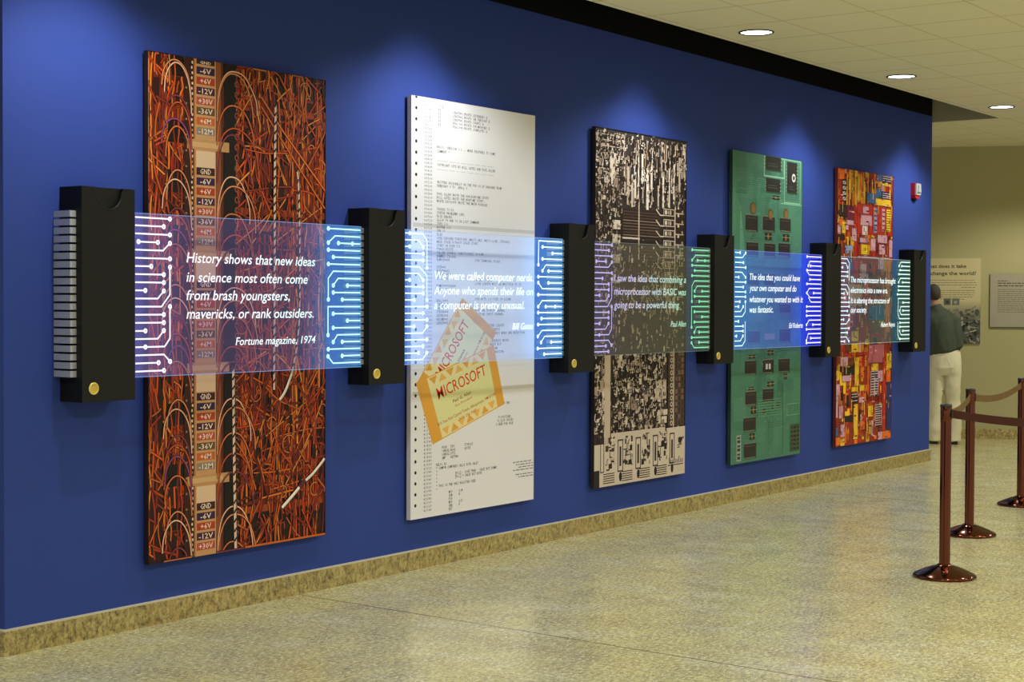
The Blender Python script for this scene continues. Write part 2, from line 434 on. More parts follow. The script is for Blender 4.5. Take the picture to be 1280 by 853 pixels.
# left tracks: (row, x where it starts, [(x,row)...], dot rows) -- x measured from the visible left end
def line(r, x): return ([(0, r), (x, r)], [(x, r)])
L1 = [line(0, F_), line(1, E_), line(2, F_), ([(A_, 3), (.141, 3)], [(A_, 3), (.141, 3)]), ([(0, 4), (.175, 4), (F_, 3.05)], [(F_, 3.05)]),
      line(5, F_), line(6, C_), line(7, E_), line(8, E_), line(9, B_), ([(0, 10), (.141, 10), (E_, 9.05)], [(E_, 9.05)]),
      ([(0, 11), (.165, 11), (F_, 9.5), (F_, 6.05)], [(F_, 6.05)]), line(12, E_), line(13, E_), line(14, B_), ([(0, 15), (.141, 15), (E_, 14)], [(E_, 14)]),
      ([(0, 16), (.185, 16), (F_, 15), (F_, 11)], [(B_, 16), (F_, 11)]), ([(0, 17), (.18, 17), (F_, 17.9)], [(F_, 17.9)]), line(18, .145), line(19, E_)]
L2 = [([(0, 0), (.165, 0), (.203, 1), (.203, 5.1)], [(.041, 0), (.203, 5.1)]), ([(0, 1), (.125, 1), (.167, 2)], [(.167, 2)]), line(2, .041), line(3, .167), line(4, .167),
      ([(0, 5), (.13, 5), (.203, 6.3), (.203, 10)], [(.203, 10)]), ([(0, 6), (.122, 6), (.167, 7)], [(.167, 7)]), line(7, .041), line(8, .167), line(9, .167), line(10, .083),
      line(11, .203), line(12, .167), line(13, .203), line(14, .083), ([(0, 15), (.165, 15), (.203, 14)], [(.203, 14)]), line(16, .203), line(17, .167), line(18, .125), ([(0, 19), (.165, 19), (.203, 18)], [(.203, 18)])]
L4 = [line(0, .083), ([(0, 1), (.125, 1), (E_, 0)], [(E_, 0)]), line(2, D_), line(3, E_), ([(0, 4), (.12, 4), (E_, 5)], [(E_, 5)]), line(5, B_), line(6, E_), line(7, D_), line(8, E_), line(9, E_),
      line(10, .083), line(11, B_), ([(0, 12), (.10, 12), (D_, 11)], [(D_, 11)]), ([(0, 13), (.13, 13), (E_, 12), (E_, 10)], [(E_, 10)]), line(14, B_), line(15, D_), line(16, D_), line(17, .03),
      ([(0, 18), (.10, 18), (D_, 17)], [(D_, 17)]), ([(0, 19), (.13, 19), (E_, 18), (E_, 14)], [])]
def flip(P): return [([(x, 19-r) for x, r in p], [(x, 19-r) for x, r in d]) for p, d in P]
def rl(r, x): return ([(0, r), (x, r)], [(x, r)])
R1 = [rl(0, -.265), ([(0, 1), (-.21, 1), (-.265, 2)], [(-.265, 2)]), ([(0, 2), (-.183, 2)], [(-.183, 2), (-.067, 2)]), rl(3, -.265), rl(4, -.225), rl(5, -.265),
      ([(0, 6), (-.225, 6), (-.265, 7), (-.265, 10)], [(-.265, 10)]), ([(0, 7), (-.185, 7), (-.225, 8)], [(-.225, 8)]), rl(8, -.108), rl(9, -.225), rl(10, -.151),
      ([(0, 11), (-.267, 11), (-.267, 15)], [(-.267, 15)]), rl(12, -.225), rl(13, -.108), rl(14, -.225), ([(0, 15), (-.19, 15), (-.225, 16)], [(-.225, 16)]), rl(16, -.151), rl(17, -.265),
      rl(18, -.151), ([(0, 19), (-.225, 19), (-.267, 18)], [(-.267, 18)])]
R2 = [([(0, 0), (-.272, 0), (-.276, 4)], [(-.276, 4)]), rl(1, -.229), rl(2, -.114), rl(3, -.229), ([(0, 4), (-.19, 4), (-.229, 5)], [(-.229, 5)]), rl(5, -.159), rl(6, -.276), rl(7, -.159),
      ([(0, 8), (-.23, 8), (-.276, 7)], [(-.276, 7)]), rl(9, -.276), ([(0, 10), (-.23, 10), (-.276, 11)], [(-.276, 11)]), ([(0, 11), (-.19, 11)], [(-.19, 11), (-.08, 11)]), rl(12, -.276), rl(13, -.238), rl(14, -.276),
      ([(0, 15), (-.23, 15), (-.28, 16)], [(-.28, 16)]), ([(0, 16), (-.2, 16), (-.242, 17)], [(-.242, 17)]), rl(17, -.124), rl(18, -.28), rl(19, -.205)]
R4 = [rl(0, -.285), ([(0, 1), (-.225, 1), (-.26, 2)], [(-.26, 2)]), rl(2, -.215), rl(3, -.285), ([(0, 4), (-.235, 4), (-.285, 3.2)], []), rl(5, -.225), rl(6, -.285), ([(0, 7), (-.235, 7), (-.285, 8)], [(-.285, 8)]), rl(8, -.15),
      ([(0, 9), (-.22, 9), (-.285, 8)], []), ([(0, 10), (-.2, 10), (-.25, 9)], []), rl(11, -.285), rl(12, -.285), rl(13, -.285), ([(0, 14), (-.235, 14), (-.285, 15)], [(-.285, 15)]), rl(15, -.16), rl(16, -.285),
      ([(0, 17), (-.25, 17), (-.285, 18.5)], [(-.285, 18.5)]), rl(18, -.2), rl(19, -.285)]
R5 = [([(0, 0), (-.225, 0), (-.275, 1)], [(-.275, 1)]), rl(1, -.21), rl(2, -.25), rl(3, -.28), ([(0, 4), (-.235, 4), (-.285, 5)], [(-.285, 5)]), rl(5, -.185), rl(6, -.285), rl(7, -.285), rl(8, -.31),
      ([(0, 9), (-.285, 9), (-.29, 13), (-.25, 14), (0, 14)], []), rl(10, -.17), ([(0, 11), (-.22, 11), (-.25, 12)], [(-.25, 12)]), rl(12, -.17), ([(0, 13), (-.21, 13), (-.25, 12.2)], []), rl(15, -.24), rl(16, -.24), rl(17, -.17),
      ([(0, 18), (-.21, 18), (-.25, 17)], [(-.25, 17)]), ([(0, 19), (-.25, 19), (-.29, 18), (-.29, 15)], [(-.24, 19)])]

def track_mesh(P, x0, mat, w=.0075, rad=.0125):
    q = MB(); yy = 0.0
    def zz(r): return ROW0-ROWP*r-GZ0
    def ring(x, z, m):
        n = 18; vo = [(x+rad*math.cos(2*PI*i/n), yy-.0006, z+rad*math.sin(2*PI*i/n)) for i in range(n)]
        vi = [(x+rad*.36*math.cos(2*PI*i/n), yy-.0006, z+rad*.36*math.sin(2*PI*i/n)) for i in range(n)]
        q.add(vo+vi, [(i, (i+1) % n, n+(i+1) % n, n+i) for i in range(n)], m)
    for pts, dots in P:
        pp = [(x0+x, zz(r)) for x, r in pts]
        L = []; R = []
        for i, p in enumerate(pp):
            a = Vector(pp[i])-Vector(pp[i-1]) if i > 0 else Vector(pp[1])-Vector(pp[0])
            c = Vector(pp[i+1])-Vector(pp[i]) if i < len(pp)-1 else a
            a.normalize(); c.normalize(); t = (a+c).normalized(); nrm = Vector((-t.y, t.x)); k = w/2/max(.5, nrm.dot(Vector((-a.y, a.x))))
            L.append((p[0]+nrm.x*k, yy, p[1]+nrm.y*k)); R.append((p[0]-nrm.x*k, yy, p[1]-nrm.y*k))
        m = len(pp); q.add(L+R, [(i, i+1, m+i+1, m+i) for i in range(m-1)], mat)
        for x, r in dots: ring(x0+x, zz(r), mat)
    return q

def quote_mesh(lines, gx0, mat, capz, shear=.2, bold=.055):
    q = MB()
    for txt, xa, xb, z in lines:
        v, f = text2d(txt, 3, bold)
        v = v*np.array([1, capz]); v[:, 0] += v[:, 1]/capz*shear
        v[:, 0] = (v[:, 0]-v[:, 0].min())/(v[:, 0].max()-v[:, 0].min())*(xb-xa)+xa-gx0
        q.add([(float(a), 0, float(c)+z-GZ0) for a, c in v], f, mat)
    return q

PANES = [
 dict(x=(5.188, 6.868), L=L1, R=R1, lv=5.212, rt=6.842,
      quote=[('History shows that new ideas', 5.539, 6.472, 1.789), ('in science most often come', 5.539, 6.412, 1.694), ('from brash youngsters,', 5.539, 6.273, 1.604), ('mavericks, or rank outsiders.', 5.539, 6.46, 1.512)],
      by=('Fortune magazine, 1974', 5.875, 6.474, 1.375), cap=.050, bycap=.040,
      lc=(.93, .88, 1.0), rc=(.55, 1.0, 1.0), tint=(.82, .80, .92), k=1.35,
      glow=[(0, (.10, .085, .22)), (.17, (.06, .045, .11)), (.25, (.035, .026, .06)), (.68, (.03, .026, .07)), (.77, (.012, .06, .19)), (.86, (.002, .11, .33)), (1, (.002, .15, .37))], edge=(.30, .55, 1.0),
      label='edge-lit clear pane with the new ideas in science quote, over the red wiring panel'),
 dict(x=(7.203, 8.896), L=L2, R=R2, lv=7.237, rt=8.872,
      quote=[('We were called computer nerds.', 7.514, 8.538, 1.733), ('Anyone who spends their life on', 7.507, 8.539, 1.644), ('a computer is pretty unusual.', 7.507, 8.441, 1.557)],
      by=('Bill Gates', 8.309, 8.54, 1.426), cap=.050, bycap=.042,
      lc=(.70, .92, 1.0), rc=(.75, 1.0, 1.0), tint=(.90, .94, 1.0), k=1.5,
      glow=[(0, (.03, .15, .50)), (.17, (.03, .10, .30)), (.26, (.03, .07, .18)), (.7, (.02, .06, .17)), (.80, (.004, .11, .36)), (1, (.004, .16, .42))], edge=(.5, .75, 1.0),
      label='edge-lit pale blue pane with the computer nerds quote, over the white printout panel'),
 dict(x=(9.232, 10.924), L=L1, R=R1, lv=9.275, rt=10.895,
      quote=[('I saw the idea that combining a', 9.523, 10.539, 1.747), ('microprocessor with BASIC was', 9.524, 10.54, 1.655), ('going to be a powerful thing.', 9.525, 10.445, 1.56)],
      by=('Paul Allen', 10.316, 10.543, 1.423), cap=.050, bycap=.042,
      lc=(.62, .55, 1.0), rc=(.30, 1.0, .52), tint=(.72, .70, .62), k=.95,
      glow=[(0, (.05, .04, .09)), (.25, (.05, .045, .035)), (.75, (.05, .05, .03)), (.85, (.035, .05, .05)), (1, (.015, .06, .03))], edge=(.22, .30, .26),
      label='dim grey-green edge-lit pane with the microprocessor quote, over the sepia chip panel'),
 dict(x=(11.254, 12.947), L=L4, R=R4, lv=11.32, rt=12.915,
      quote=[('The idea that you could have', 11.569, 12.494, 1.785), ('your own computer and do', 11.57, 12.426, 1.697), ('whatever you wanted to with it', 11.572, 12.552, 1.606), ('was fantastic.', 11.573, 11.994, 1.523)],
      by=('Ed Roberts', 12.294, 12.556, 1.393), cap=.052, bycap=.042,
      lc=(.66, .92, 1.0), rc=(.92, .86, 1.0), tint=(.62, .68, .95), k=1.5,
      glow=[(0, (.03, .14, .36)), (.25, (.05, .10, .26)), (.62, (.04, .06, .22)), (.78, (.02, .05, .52)), (.9, (.005, .008, .50)), (1, (.004, .004, .46))], edge=(.42, .48, 1.0),
      label='edge-lit violet-blue pane with the your own computer quote, over the green board panel'),
 dict(x=(13.276, 14.972), L=flip(L4), R=R5, lv=13.335, rt=14.945,
      quote=[('The microprocessor has brought', 13.544, 14.586, 1.789), ('electronics into a new era.', 13.546, 14.393, 1.696), ('It is altering the structure of', 13.548, 14.453, 1.602), ('our society.', 13.55, 13.909, 1.517)],
      by=('Robert Noyce', 14.248, 14.576, 1.383), cap=.052, bycap=.042,
      lc=(.66, .92, 1.0), rc=(.80, 1.0, .86), tint=(.66, .74, .72), k=1.5,
      glow=[(0, (.06, .06, .14)), (.3, (.03, .035, .04)), (.7, (.01, .05, .05)), (.85, (.004, .06, .05)), (1, (.004, .055, .03))], edge=(.7, .85, .7),
      label='edge-lit teal pane with the structure of our society quote, farthest along the wall')]
for i, P in enumerate(PANES):
    x0, x1 = P['x'][0], P['rt']+.010; w = x1-x0; h = GZ1-GZ0
    t = empty('acrylic_pane', (x0, GY, GZ0), P['label'], 'acrylic pane', 'edge-lit quotation panes')
    pm = m_pane('pane_acrylic', P['tint'], P['glow']); em = emit('pane_edge_light', P['edge'], .75)
    q = MB(); q.add([(0,0,0),(w,0,0),(w,GT,0),(0,GT,0),(0,0,h),(w,0,h),(w,GT,h),(0,GT,h)], [(0,1,5,4),(2,3,7,6)], pm)
    e = .0025
    for z in (0, h):
        q.add([(0,0,z),(w,0,z),(w,GT,z),(0,GT,z)], [(0,1,2,3)], em)
    q.add([(0,-.0004,0),(w,-.0004,0),(w,-.0004,e),(0,-.0004,e),(0,-.0004,h-e),(w,-.0004,h-e),(w,-.0004,h),(0,-.0004,h)], [(0,1,2,3),(4,5,6,7)], em)
    q.add([(w,0,0),(w,GT,0),(w,GT,h),(w,0,h),(0,0,0),(0,GT,0),(0,GT,h),(0,0,h)], [(0,1,2,3),(4,5,6,7)], pm)
    q.build('pane_sheet', t)
    lm = emit('track_light', P['lc'], P['k']); rm = emit('track_light', P['rc'], P['k'])
    for tr in P['L']: track_mesh([tr], P['lv']-x0, lm).build('circuit_track', t, (0, -.001, 0))
    for tr in P['R']: track_mesh([tr], P['rt']-x0, rm).build('circuit_track', t, (0, -.001, 0))
    wm = m_glow_letters('lettering_light', [(0, P['lc']), (.35, tuple(.5+.5*c for c in P['lc'])), (.7, tuple(.45+.55*c for c in P['rc'])), (1, P['rc'])], P['k']*.9)
    for ln in P['quote']: quote_mesh([ln], x0, wm, P['cap']).build('quotation_line', t, (0, -.0014, 0))
    quote_mesh([P['by']], x0, wm, P['bycap']).build('attribution_line', t, (0, -.0014, 0))

# ------------------------------------------------------------------ the five picture panels
PX = [5.366, 7.391, 9.406, 11.422, 13.432]; PZ, PW, PH = .309, 1.279, 2.505
PY0, PY1 = -.048, -.018
def panel(i, label, edge):
    t = empty('picture_panel', (PX[i], 0, PZ), label, 'picture panel', 'tall picture panels on the blue wall')
    q = MB(); e = .0015; q.box((e, PY0+.011, e), (PW-e, PY1, PH-e), MT[edge])
    q.box((0, PY0, 0), (e, PY1, PH), MT[edge]); q.box((PW-e, PY0, 0), (PW, PY1, PH), MT[edge]); q.box((e, PY0, 0), (PW-e, PY1, e), MT[edge]); q.box((e, PY0, PH-e), (PW-e, PY1, PH), MT[edge])
    q.build('board', t)
    q = MB()
    for z in (.35, 2.1):
        q.box((.2, PY1, z), (PW-.2, 0, z+.06), MT['bracket'])
    q.build('wall_bracket', t)
    return t
R = random.Random(7)
def pick(r, L): return L[r.randrange(len(L))]

# --- red wiring panel
def art_wiring():
    a = Art(PW, PH); a.rect(0, 0, PW, PH, (44, 15, 9)); a.next()
    OR = [(204, 80, 14), (184, 56, 12), (206, 104, 26), (150, 46, 14), (126, 36, 14), (216, 128, 44), (160, 50, 20), (104, 28, 14), (180, 68, 18), (118, 34, 20), (188, 92, 30), (140, 44, 18)]
    r = R
    for k in range(120):                                  # ground: rusty plates and dark gaps
        x = r.uniform(0, PW); z = r.uniform(0, PH); a.rect(x, z, x+r.uniform(.03, .2), z+r.uniform(.03, .22), pick(r, [(132, 40, 12), (104, 28, 11), (146, 50, 14), (48, 14, 8), (104, 34, 14), (124, 42, 16)]))
        if k % 6 == 0: a.next()
    for zz in (1.66, 1.74, .62, .18, 2.28):
        a.next(); a.rect(.62, zz, PW, zz+.035, (150, 58, 18)); a.rect(.62, zz-.05, PW, zz, (26, 9, 7))
    per = .566
    def rnd_path(x, z0, z1, j, n=8):
        return [(x+r.uniform(-j, j)+.0*i, z0+(z1-z0)*i/n) for i in range(n+1)]
    for k in range(48):                                   # left bundle
        x = r.uniform(.004, .26); z = r.uniform(-.1, PH-.3); a.wire(rnd_path(x, max(0, z), min(PH, z+r.uniform(.4, 1.2)), .010), r.uniform(.008, .015), pick(r, OR))
    for k in range(200):
        x = r.uniform(0, .27); z = r.uniform(0, PH); an = r.uniform(-1.3, 1.3); l = r.uniform(.06, .2)
        a.wire([(x, z), (x+l*.5*math.sin(an)+r.uniform(-.015, .015), z+l*.5*math.cos(an)), (x+l*math.sin(an), z+l*math.cos(an))], r.uniform(.006, .011), pick(r, OR), r.random() < .5)
    for k in range(9):                                    # dark windows between the wires on the left
        z = .12+k*.283+r.uniform(-.04, .04); a.next(); a.rect(.13, z, .235, z+.11, (22, 8, 7))
        for q in range(3): a.wire(rnd_path(r.uniform(.14, .23), z-.05, z+.17, .006, 4), .007, pick(r, OR))
    for k in range(110):                                   # right field: upright wires
        x = r.uniform(.6, PW-.004); z = r.uniform(-.4, PH-.2); a.wire(rnd_path(x, max(0, z), min(PH, z+r.uniform(.5, 1.5)), .012, 10), r.uniform(.006, .013), pick(r, OR), r.random() < .6)
    for k in range(360):                                  # and crossing ones
        x = r.uniform(.6, PW); z = r.uniform(0, PH); an = r.gauss(0, .9); l = r.uniform(.08, .42)
        b_ = r.uniform(-.03, .03)
        a.wire([(x-l*.5*math.sin(an), z-l*.5*math.cos(an)), (x+b_, z+b_*.5), (x+l*.5*math.sin(an), z+l*.5*math.cos(an))], r.uniform(.005, .010), pick(r, OR), r.random() < .45)
    for k in range(70):                                   # small loops
        x = r.uniform(.6, PW); z = r.uniform(0, PH); rr = r.uniform(.015, .05); s0 = r.uniform(0, 6)
        a.wire([(x+rr*math.cos(s0+t*.6), z+rr*math.sin(s0+t*.6)) for t in range(8)], .005, pick(r, OR+[(96, 30, 44)]), False)
    for k in range(90):                                   # brown-red shadows of loose wire between them
        x = r.uniform(.6, PW); z = r.uniform(0, PH); a.next(); a.rect(x, z, x+r.uniform(.008, .03), z+r.uniform(.01, .07), (30, 10, 7))
    a.wire([(.78, 2.36), (.95, 2.19), (1.275, 1.90)], .009, (206, 104, 30)); a.wire([(.78, 2.31), (1.0, 2.08), (1.275, 1.80)], .009, (196, 92, 26))
    # dark channel right of the label strip
    for k in range(6):
        a.next(); a.rect(.51, k*.42, .595, k*.42+.42, (17, 8, 8))
    for k in range(46):
        z = .03+k*.054; a.next(); a.wire([(.60+.012*math.cos(t), z+.014*math.sin(t)) for t in (0, 1, 2, 3, 4, 5)], .005, (150, 90, 60), False)
    # label strip
    a.next(); a.rect(.235, 0, .309, PH, (52, 22, 14)); a.rect(.455, 0, .505, PH, (142, 74, 36)); a.rect(.487, 0, .505, PH, (84, 36, 20))
    for k in range(96):
        z = .012+k*.026; a.disc(.287+.004*(k % 2), z, .0055, (226, 206, 176), 8, .008)
        if k % 3 == 0: a.disc(.25, z, .006, (150, 120, 90), 8)
    a.next(); a.rect(.309, 0, .452, PH, (196, 146, 96)); a.rect(.300, 0, .310, PH, (170, 104, 54))
    names = ['GND', '-6V', '+6V', '-12V', '+30V', '-36V', '+6M', '-12M']
    bgs = [(58, 22, 26), (52, 28, 62), (170, 58, 28), (70, 30, 52), (176, 76, 62), (98, 72, 44), (188, 92, 40), (140, 122, 104)]
    for top in (2.498, 1.943, 1.375, .807, .251):
        for k, (n, c) in enumerate(zip(names, bgs)):
            zc = top-k*.0505-.0
            if zc < .012 or zc > PH-.002: continue
            a.next(); a.rect(.318, max(0, zc-.019), .444, min(PH, zc+.019), c)
            if .02 < zc < PH-.02: a.next(); a.text(n, .381, zc-.0135, .027, (240, 214, 190), .075 if len(n) == 3 else .098, 0, 0, 1, 'c', .08)
            elif zc > PH-.02: a.next(); a.text(n, .381, zc-.016, .014, (240, 214, 190), .075, 0, 0, 1, 'c', .08)
        zb = top-.385
        if zb > 0: a.next(); a.rect(.255, zb-.062, .545, zb-.012, (188, 140, 88)); a.rect(.28, zb-.05, .5, zb-.024, (206, 164, 112))
        if zb-.16 > 0: a.next(); a.rect(.316, zb-.158, .447, zb-.068, (220, 186, 150))
    # arcs leaving the strip left and right in each repeat
    pal = [(206, 128, 84), (226, 170, 134), (120, 50, 60), (176, 74, 34), (140, 62, 108), (196, 104, 50)]
    LP = [(.285, 0), (.278, .09), (.258, .17), (.215, .228), (.165, .243), (.12, .215), (.092, .16), (.084, .09)]
    RP = [(.46, 0), (.472, .11), (.505, .195), (.565, .238), (.645, .228), (.705, .172), (.742, .09), (.752, .01)]
    for top in (2.40, 1.83, 1.27, .70, .13):
        for k, dz in enumerate((.0, -.045, -.17, -.215, -.285, -.36)):
            zb = top+dz-.13; sx = r.uniform(.8, 1.0); sz = r.uniform(.8, 1.02)
            a.wire([(.285-(.285-x)*sx, zb+z*sz) for x, z in LP], .0070, pal[k])
            if k != 3: a.wire([(.46+(x-.46)*r.uniform(.97, 1.03)*sx, zb-.02+z*sz*1.05) for x, z in RP], .0070, pal[(k*5+1) % 6])
    def twist(pts, w):
        a.wire(pts, w, (206, 176, 150))
        a.next(); n = 0
        for (x0, z0), (x1, z1) in zip(pts, pts[1:]):
            d = math.hypot(x1-x0, z1-z0); m = max(1, int(d/.045))
            for i in range(m):
                f = i/m; cx, cz = x0+(x1-x0)*f, z0+(z1-z0)*f; ux, uz = (x1-x0)/d, (z1-z0)/d
                a.ribbon([(cx-uz*w*.5-ux*.008, cz+ux*w*.5-uz*.008), (cx+uz*w*.5+ux*.012, cz-ux*w*.5+uz*.012)], .011, (54, 28, 24))
    twist([(.886, 2.331), (.88, 1.9), (.879, 1.4), (.875, .82)], .016)
    twist([(.574, .945), (.58, .5), (.591, .01)], .018)
    twist([(1.05, 2.0), (1.065, 1.88), (1.075, 1.4), (1.06, 1.1), (1.01, .9)], .012)
    a.wire([(1.01, .90), (.96, .81), (.917, .765)], .016, (222, 206, 190)); a.wire([(1.275, .424), (1.18, .35), (1.105, .308)], .016, (222, 206, 190))
    a.wire([(1.10, .305), (1.02, .245), (.936, .186)], .018, (228, 214, 200)); a.next(); a.ribbon([(1.12, .318), (1.07, .283)], .02, (90, 40, 44))
    a.next(); a.rect(.66, .0, PW, .012, (200, 96, 34))
    return a
t = panel(0, 'tall red and orange panel picturing tangled wiring and voltage labels, leftmost on the wall', 'board_dark')
art_wiring().build('printed_picture', t, (0, PY0+.0002, 0))

# --- white printout panel
def art_printout():
    a = Art(PW, PH); pap = (232, 230, 234); a.rect(0, 0, PW, PH, pap); a.next(); a.next()
    for z, c in ((1.735, (206, 204, 204)), (.735, (204, 198, 188))): a.rect(.02, z, PW, z+.022, c)
    a.next(); ink = (40, 38, 42); r = random.Random(3)
    for k in range(39):
        z = PH-.005-k*.0654
        if z > .02: a.disc(.047, z, .0105, (18, 16, 18), 12)
    def mono(z, x, s, cell, h, c):                        # printer characters on an even pitch
        VV = []; FF = []; n = 0
        for i, ch in enumerate(s):
            v, f = text2d(ch, 1, .10)
            if not len(v): continue
            w = v[:, 0].max(); k = min(cell*.84/w, h*.95)
            VV.append(v*np.array([k, h])+np.array([x+i*cell+(cell-k*w)/2, z])); FF += [tuple(q+n for q in g) for g in f]; n += len(v)
        if n: a.mesh(np.concatenate(VV), FF, c)
    def col(z, x, s, w=None):
        mono(z, x, s, (w/len(s)) if w else .0126, .0160, ink)
    for k in range(108):
        z = PH-.03-k*.0228
        if z < .02: break
        mono(z, .122, '%05d' % (100+20*k if k < 70 else 40000+(k*20)), .0162, .0150, (60, 60, 66) if z > 1.7 else ink)
    T = [(.245, 'TITLE'), (.245, 'IFE'), (.245, 'IFE'), (.245, 'IFE'), (.245, 'IFE'), (.245, 'IFE'), (.245, '*')]
    for k, (x, s) in enumerate(T): col(PH-.05-k*.0215, x, s)
    for k, s in enumerate(['LENGTH=1,PRINTX /EXTENDED/ $', 'LENGTH=2,PRINTX /8K VERSION/ $', 'LENGTH=1,PRINTX /SHORT/ $', 'REALIO=1,PRINTX /ON MACHINE/ $', 'REALIO=0,PRINTX /SIMULATE/ $']):
        col(PH-.072-k*.0215, .40, s)
    L = [(11.3, 'BASIC, VERSION 1.1 -- MORE FEATURES TO COME'), (12.5, 'COMMENT *'), (15, '-------- ---- -- ---- ----- --- ---- -----'), (16.2, 'COPYRIGHT 1975 BY BILL GATES AND PAUL ALLEN'), (17.4, '-------- ---- -- ---- ----- --- ---- -----'),
         (21, 'WRITTEN ORIGINALLY ON THE PDP-10 AT HARVARD FROM'), (22, 'FEBRUARY 9 TO  APRIL 9'), (24.2, 'PAUL ALLEN WROTE THE NON-RUNTIME STUFF.'), (25.2, 'BILL GATES WROTE THE RUNTIME STUFF.'), (26.2, 'MONTE DAVIDOFF WROTE THE MATH PACKAGE.'),
         (28.4, 'THINGS TO DO:'), (29.4, 'SYNTAX PROBLEMS (OR)'), (30.4, 'NICE ERRORS'), (31.4, 'ALLOW ^W AND ^C IN LIST COMMAND'), (32.4, 'TAPE I/O'), (33.4, 'BUFFER I/O'), (34.4, 'USR ??'), (35.4, 'ELSE'),
         (36.4, 'USER DEFINED FUNCTIONS (MULTI-ARG, MULTI-LINE, STRINGS)'), (37.4, 'MAKE STACK WITHOUT STACK START'), (38.4, 'START ON EVEN 512'), (39.4, 'PUNCH,DELETE,,,'), (40.4, 'INLINE CONTROL CONDITIONALS IN ROM'), (41.4, 'SIMPLE STRINGS'), (42.4, '*')]
    for n, s in L: col(PH-.045-n*.0218, .245, s, len(s)*.0138)
    S1 = ['$CODE', 'CLMWID==14', '', 'DATE==0', 'BUFLEN==72', 'NUMLEV==^D19', 'STRSIZ==3', '', 'RAMBOT==^O20000', 'LINLN==72', '', '', 'REALIO==1', 'CONTRO==0', 'LONG==1', 'STRING==0', 'ADDPRC==0', 'NULCMD==1', 'LENGTH==2']
    for k, s in enumerate(S1):
        if s: col(1.56-k*.0225, .245, s)
    S2 = {0: ';FOR TERMINAL FLAGS', 5: ';NUMBER TABLE', 6: ';LINE LENGTH MUST BE MULTIPLE OF 14', 10: ';FOR BYTE I/O USED IN ASSEM', 13: ';ROUTINE OUTPUT CHANNEL', 14: ';ROUTINE INPUT CHANNEL', 17: ';ONE BUFFER LENGTH', 18: ';RETURN ADDRESS', 19: ';RETURN ADDRESS MORE AND RECEIVING', 20: ';POINTER', 21: ';STARTER ADDRESS MINUS', 22: ';THE CURRENT BIT', 23: ';FULL PROGRAM', 24: ';ANOTHER CHARACTER', 27: ';HELP ROUTINE', 29: ';WAITS IN ALL'}
    for k, s in S2.items(): col(1.54-k*.0238, .62 if k < 17 else .68, s, len(s)*.0145)
    for k, s in ((0, 'BY THE'), (4, 'TO ROUTINES'), (5, 'TO SLIP SPACES'), (6, 'A NEED FOR HOLE')): col(.64-k*.022, .93-.012*k, s)
    for k, s in enumerate(['POSH   PSW        TTYPOUT', 'ICM(KL/8L4)       QUOTE', 'ICM(KL/SUT)', 'JMP    RETURN']): col(.402-k*.0215, .30, s)
    for k, s in enumerate(['RELOC 30', '* COMPUR COMPARES CALLS WITH INLET', '*', '*              [H,L] : LOSE THAN   INLET BUT DUMMY', '*              [H,L] = INLET BUT BYTE', '*', '* THIS IS THE ONLY REGISTER USED', '*']): col(.30-k*.0215, .245, s, len(s)*.0125)
    for k, s in enumerate(['MOV     A,M', 'SUB     E', 'PSW', 'MOV     A,D', 'SBB     D', 'RET']): col(.125-k*.0208, .37, s)
    for k in range(6): greek(a, 1.046+.03*(k % 3), .255-k*.017-(.012 if k > 3 else 0), .225-.03*(k % 3), r, .006, (120, 118, 118))
    # two business cards, the back one steep, the front one at about 30 degrees
    cream, orange = (236, 224, 168), (226, 164, 62)
    def card(P00, P10, P11, P01, front):
        P00, P10, P11, P01 = map(Vector, (P00, P10, P11, P01))
        def at(u, v): p = P00*(1-u)*(1-v)+P10*u*(1-v)+P11*u*v+P01*(1-u)*v; return (p.x, p.y)
        a.poly([at(0, 0), at(1, 0), at(1, 1), at(0, 1)], orange)
        a.poly([at(.13, .015), at(.90, .015), at(.90, .985), at(.13, .985)], (238, 218, 160))
        for k in range(7):
            u = .15+k*.105
            for v0, v1 in ((.03, .15), (.97, .85)):
                if (k+(v0 > .5)) % 2: a.poly([at(u, v0), at(u+.10, v0), at(u+.05, v1)], orange)
                else: a.poly([at(u, v1), at(u+.10, v1), at(u+.05, v0)], (232, 182, 88))
        a.next(); a.poly([at(.13, .17), at(.90, .17), at(.90, .83), at(.13, .83)], (226, 222, 158) if front else (234, 226, 172)); a.next()
        def txt(s, u0, u1, v, hv, colr, bold=.0):
            vv, f = text2d(s, 2, bold)
            w = vv[:, 0].max(); a.mesh([at(u0+(u1-u0)*x/w, v+hv*y) for x, y in vv], f, colr)
        red = (186, 62, 30)
        txt('MICROSOFT', .2, .84, .60, .18, (214, 50, 20), .04); txt('Paul G. Allen' if front else 'Bill Gates', .36, .60, .44, .05, (120, 56, 40), .1); txt('Vice President' if front else 'President', .37, .60, .36, .042, red)
        txt('819 Two Park Central Tower, Albuquerque, NM 87108', .12, .90, .215, .05, red, .05); txt('(505) 256-3600', .38, .62, .13, .045, red)
    card((.44, .60), (.86, 1.10), (.50, 1.316), (.06, .81), False)
    card((.211, .433), (.95, .642), (.83, 1.02), (.049, .81), True)
    return a
t = panel(1, 'tall white panel of computer printout with two orange-edged business cards', 'board_white')
art_printout().build('printed_picture', t, (0, PY0+.0002, 0))

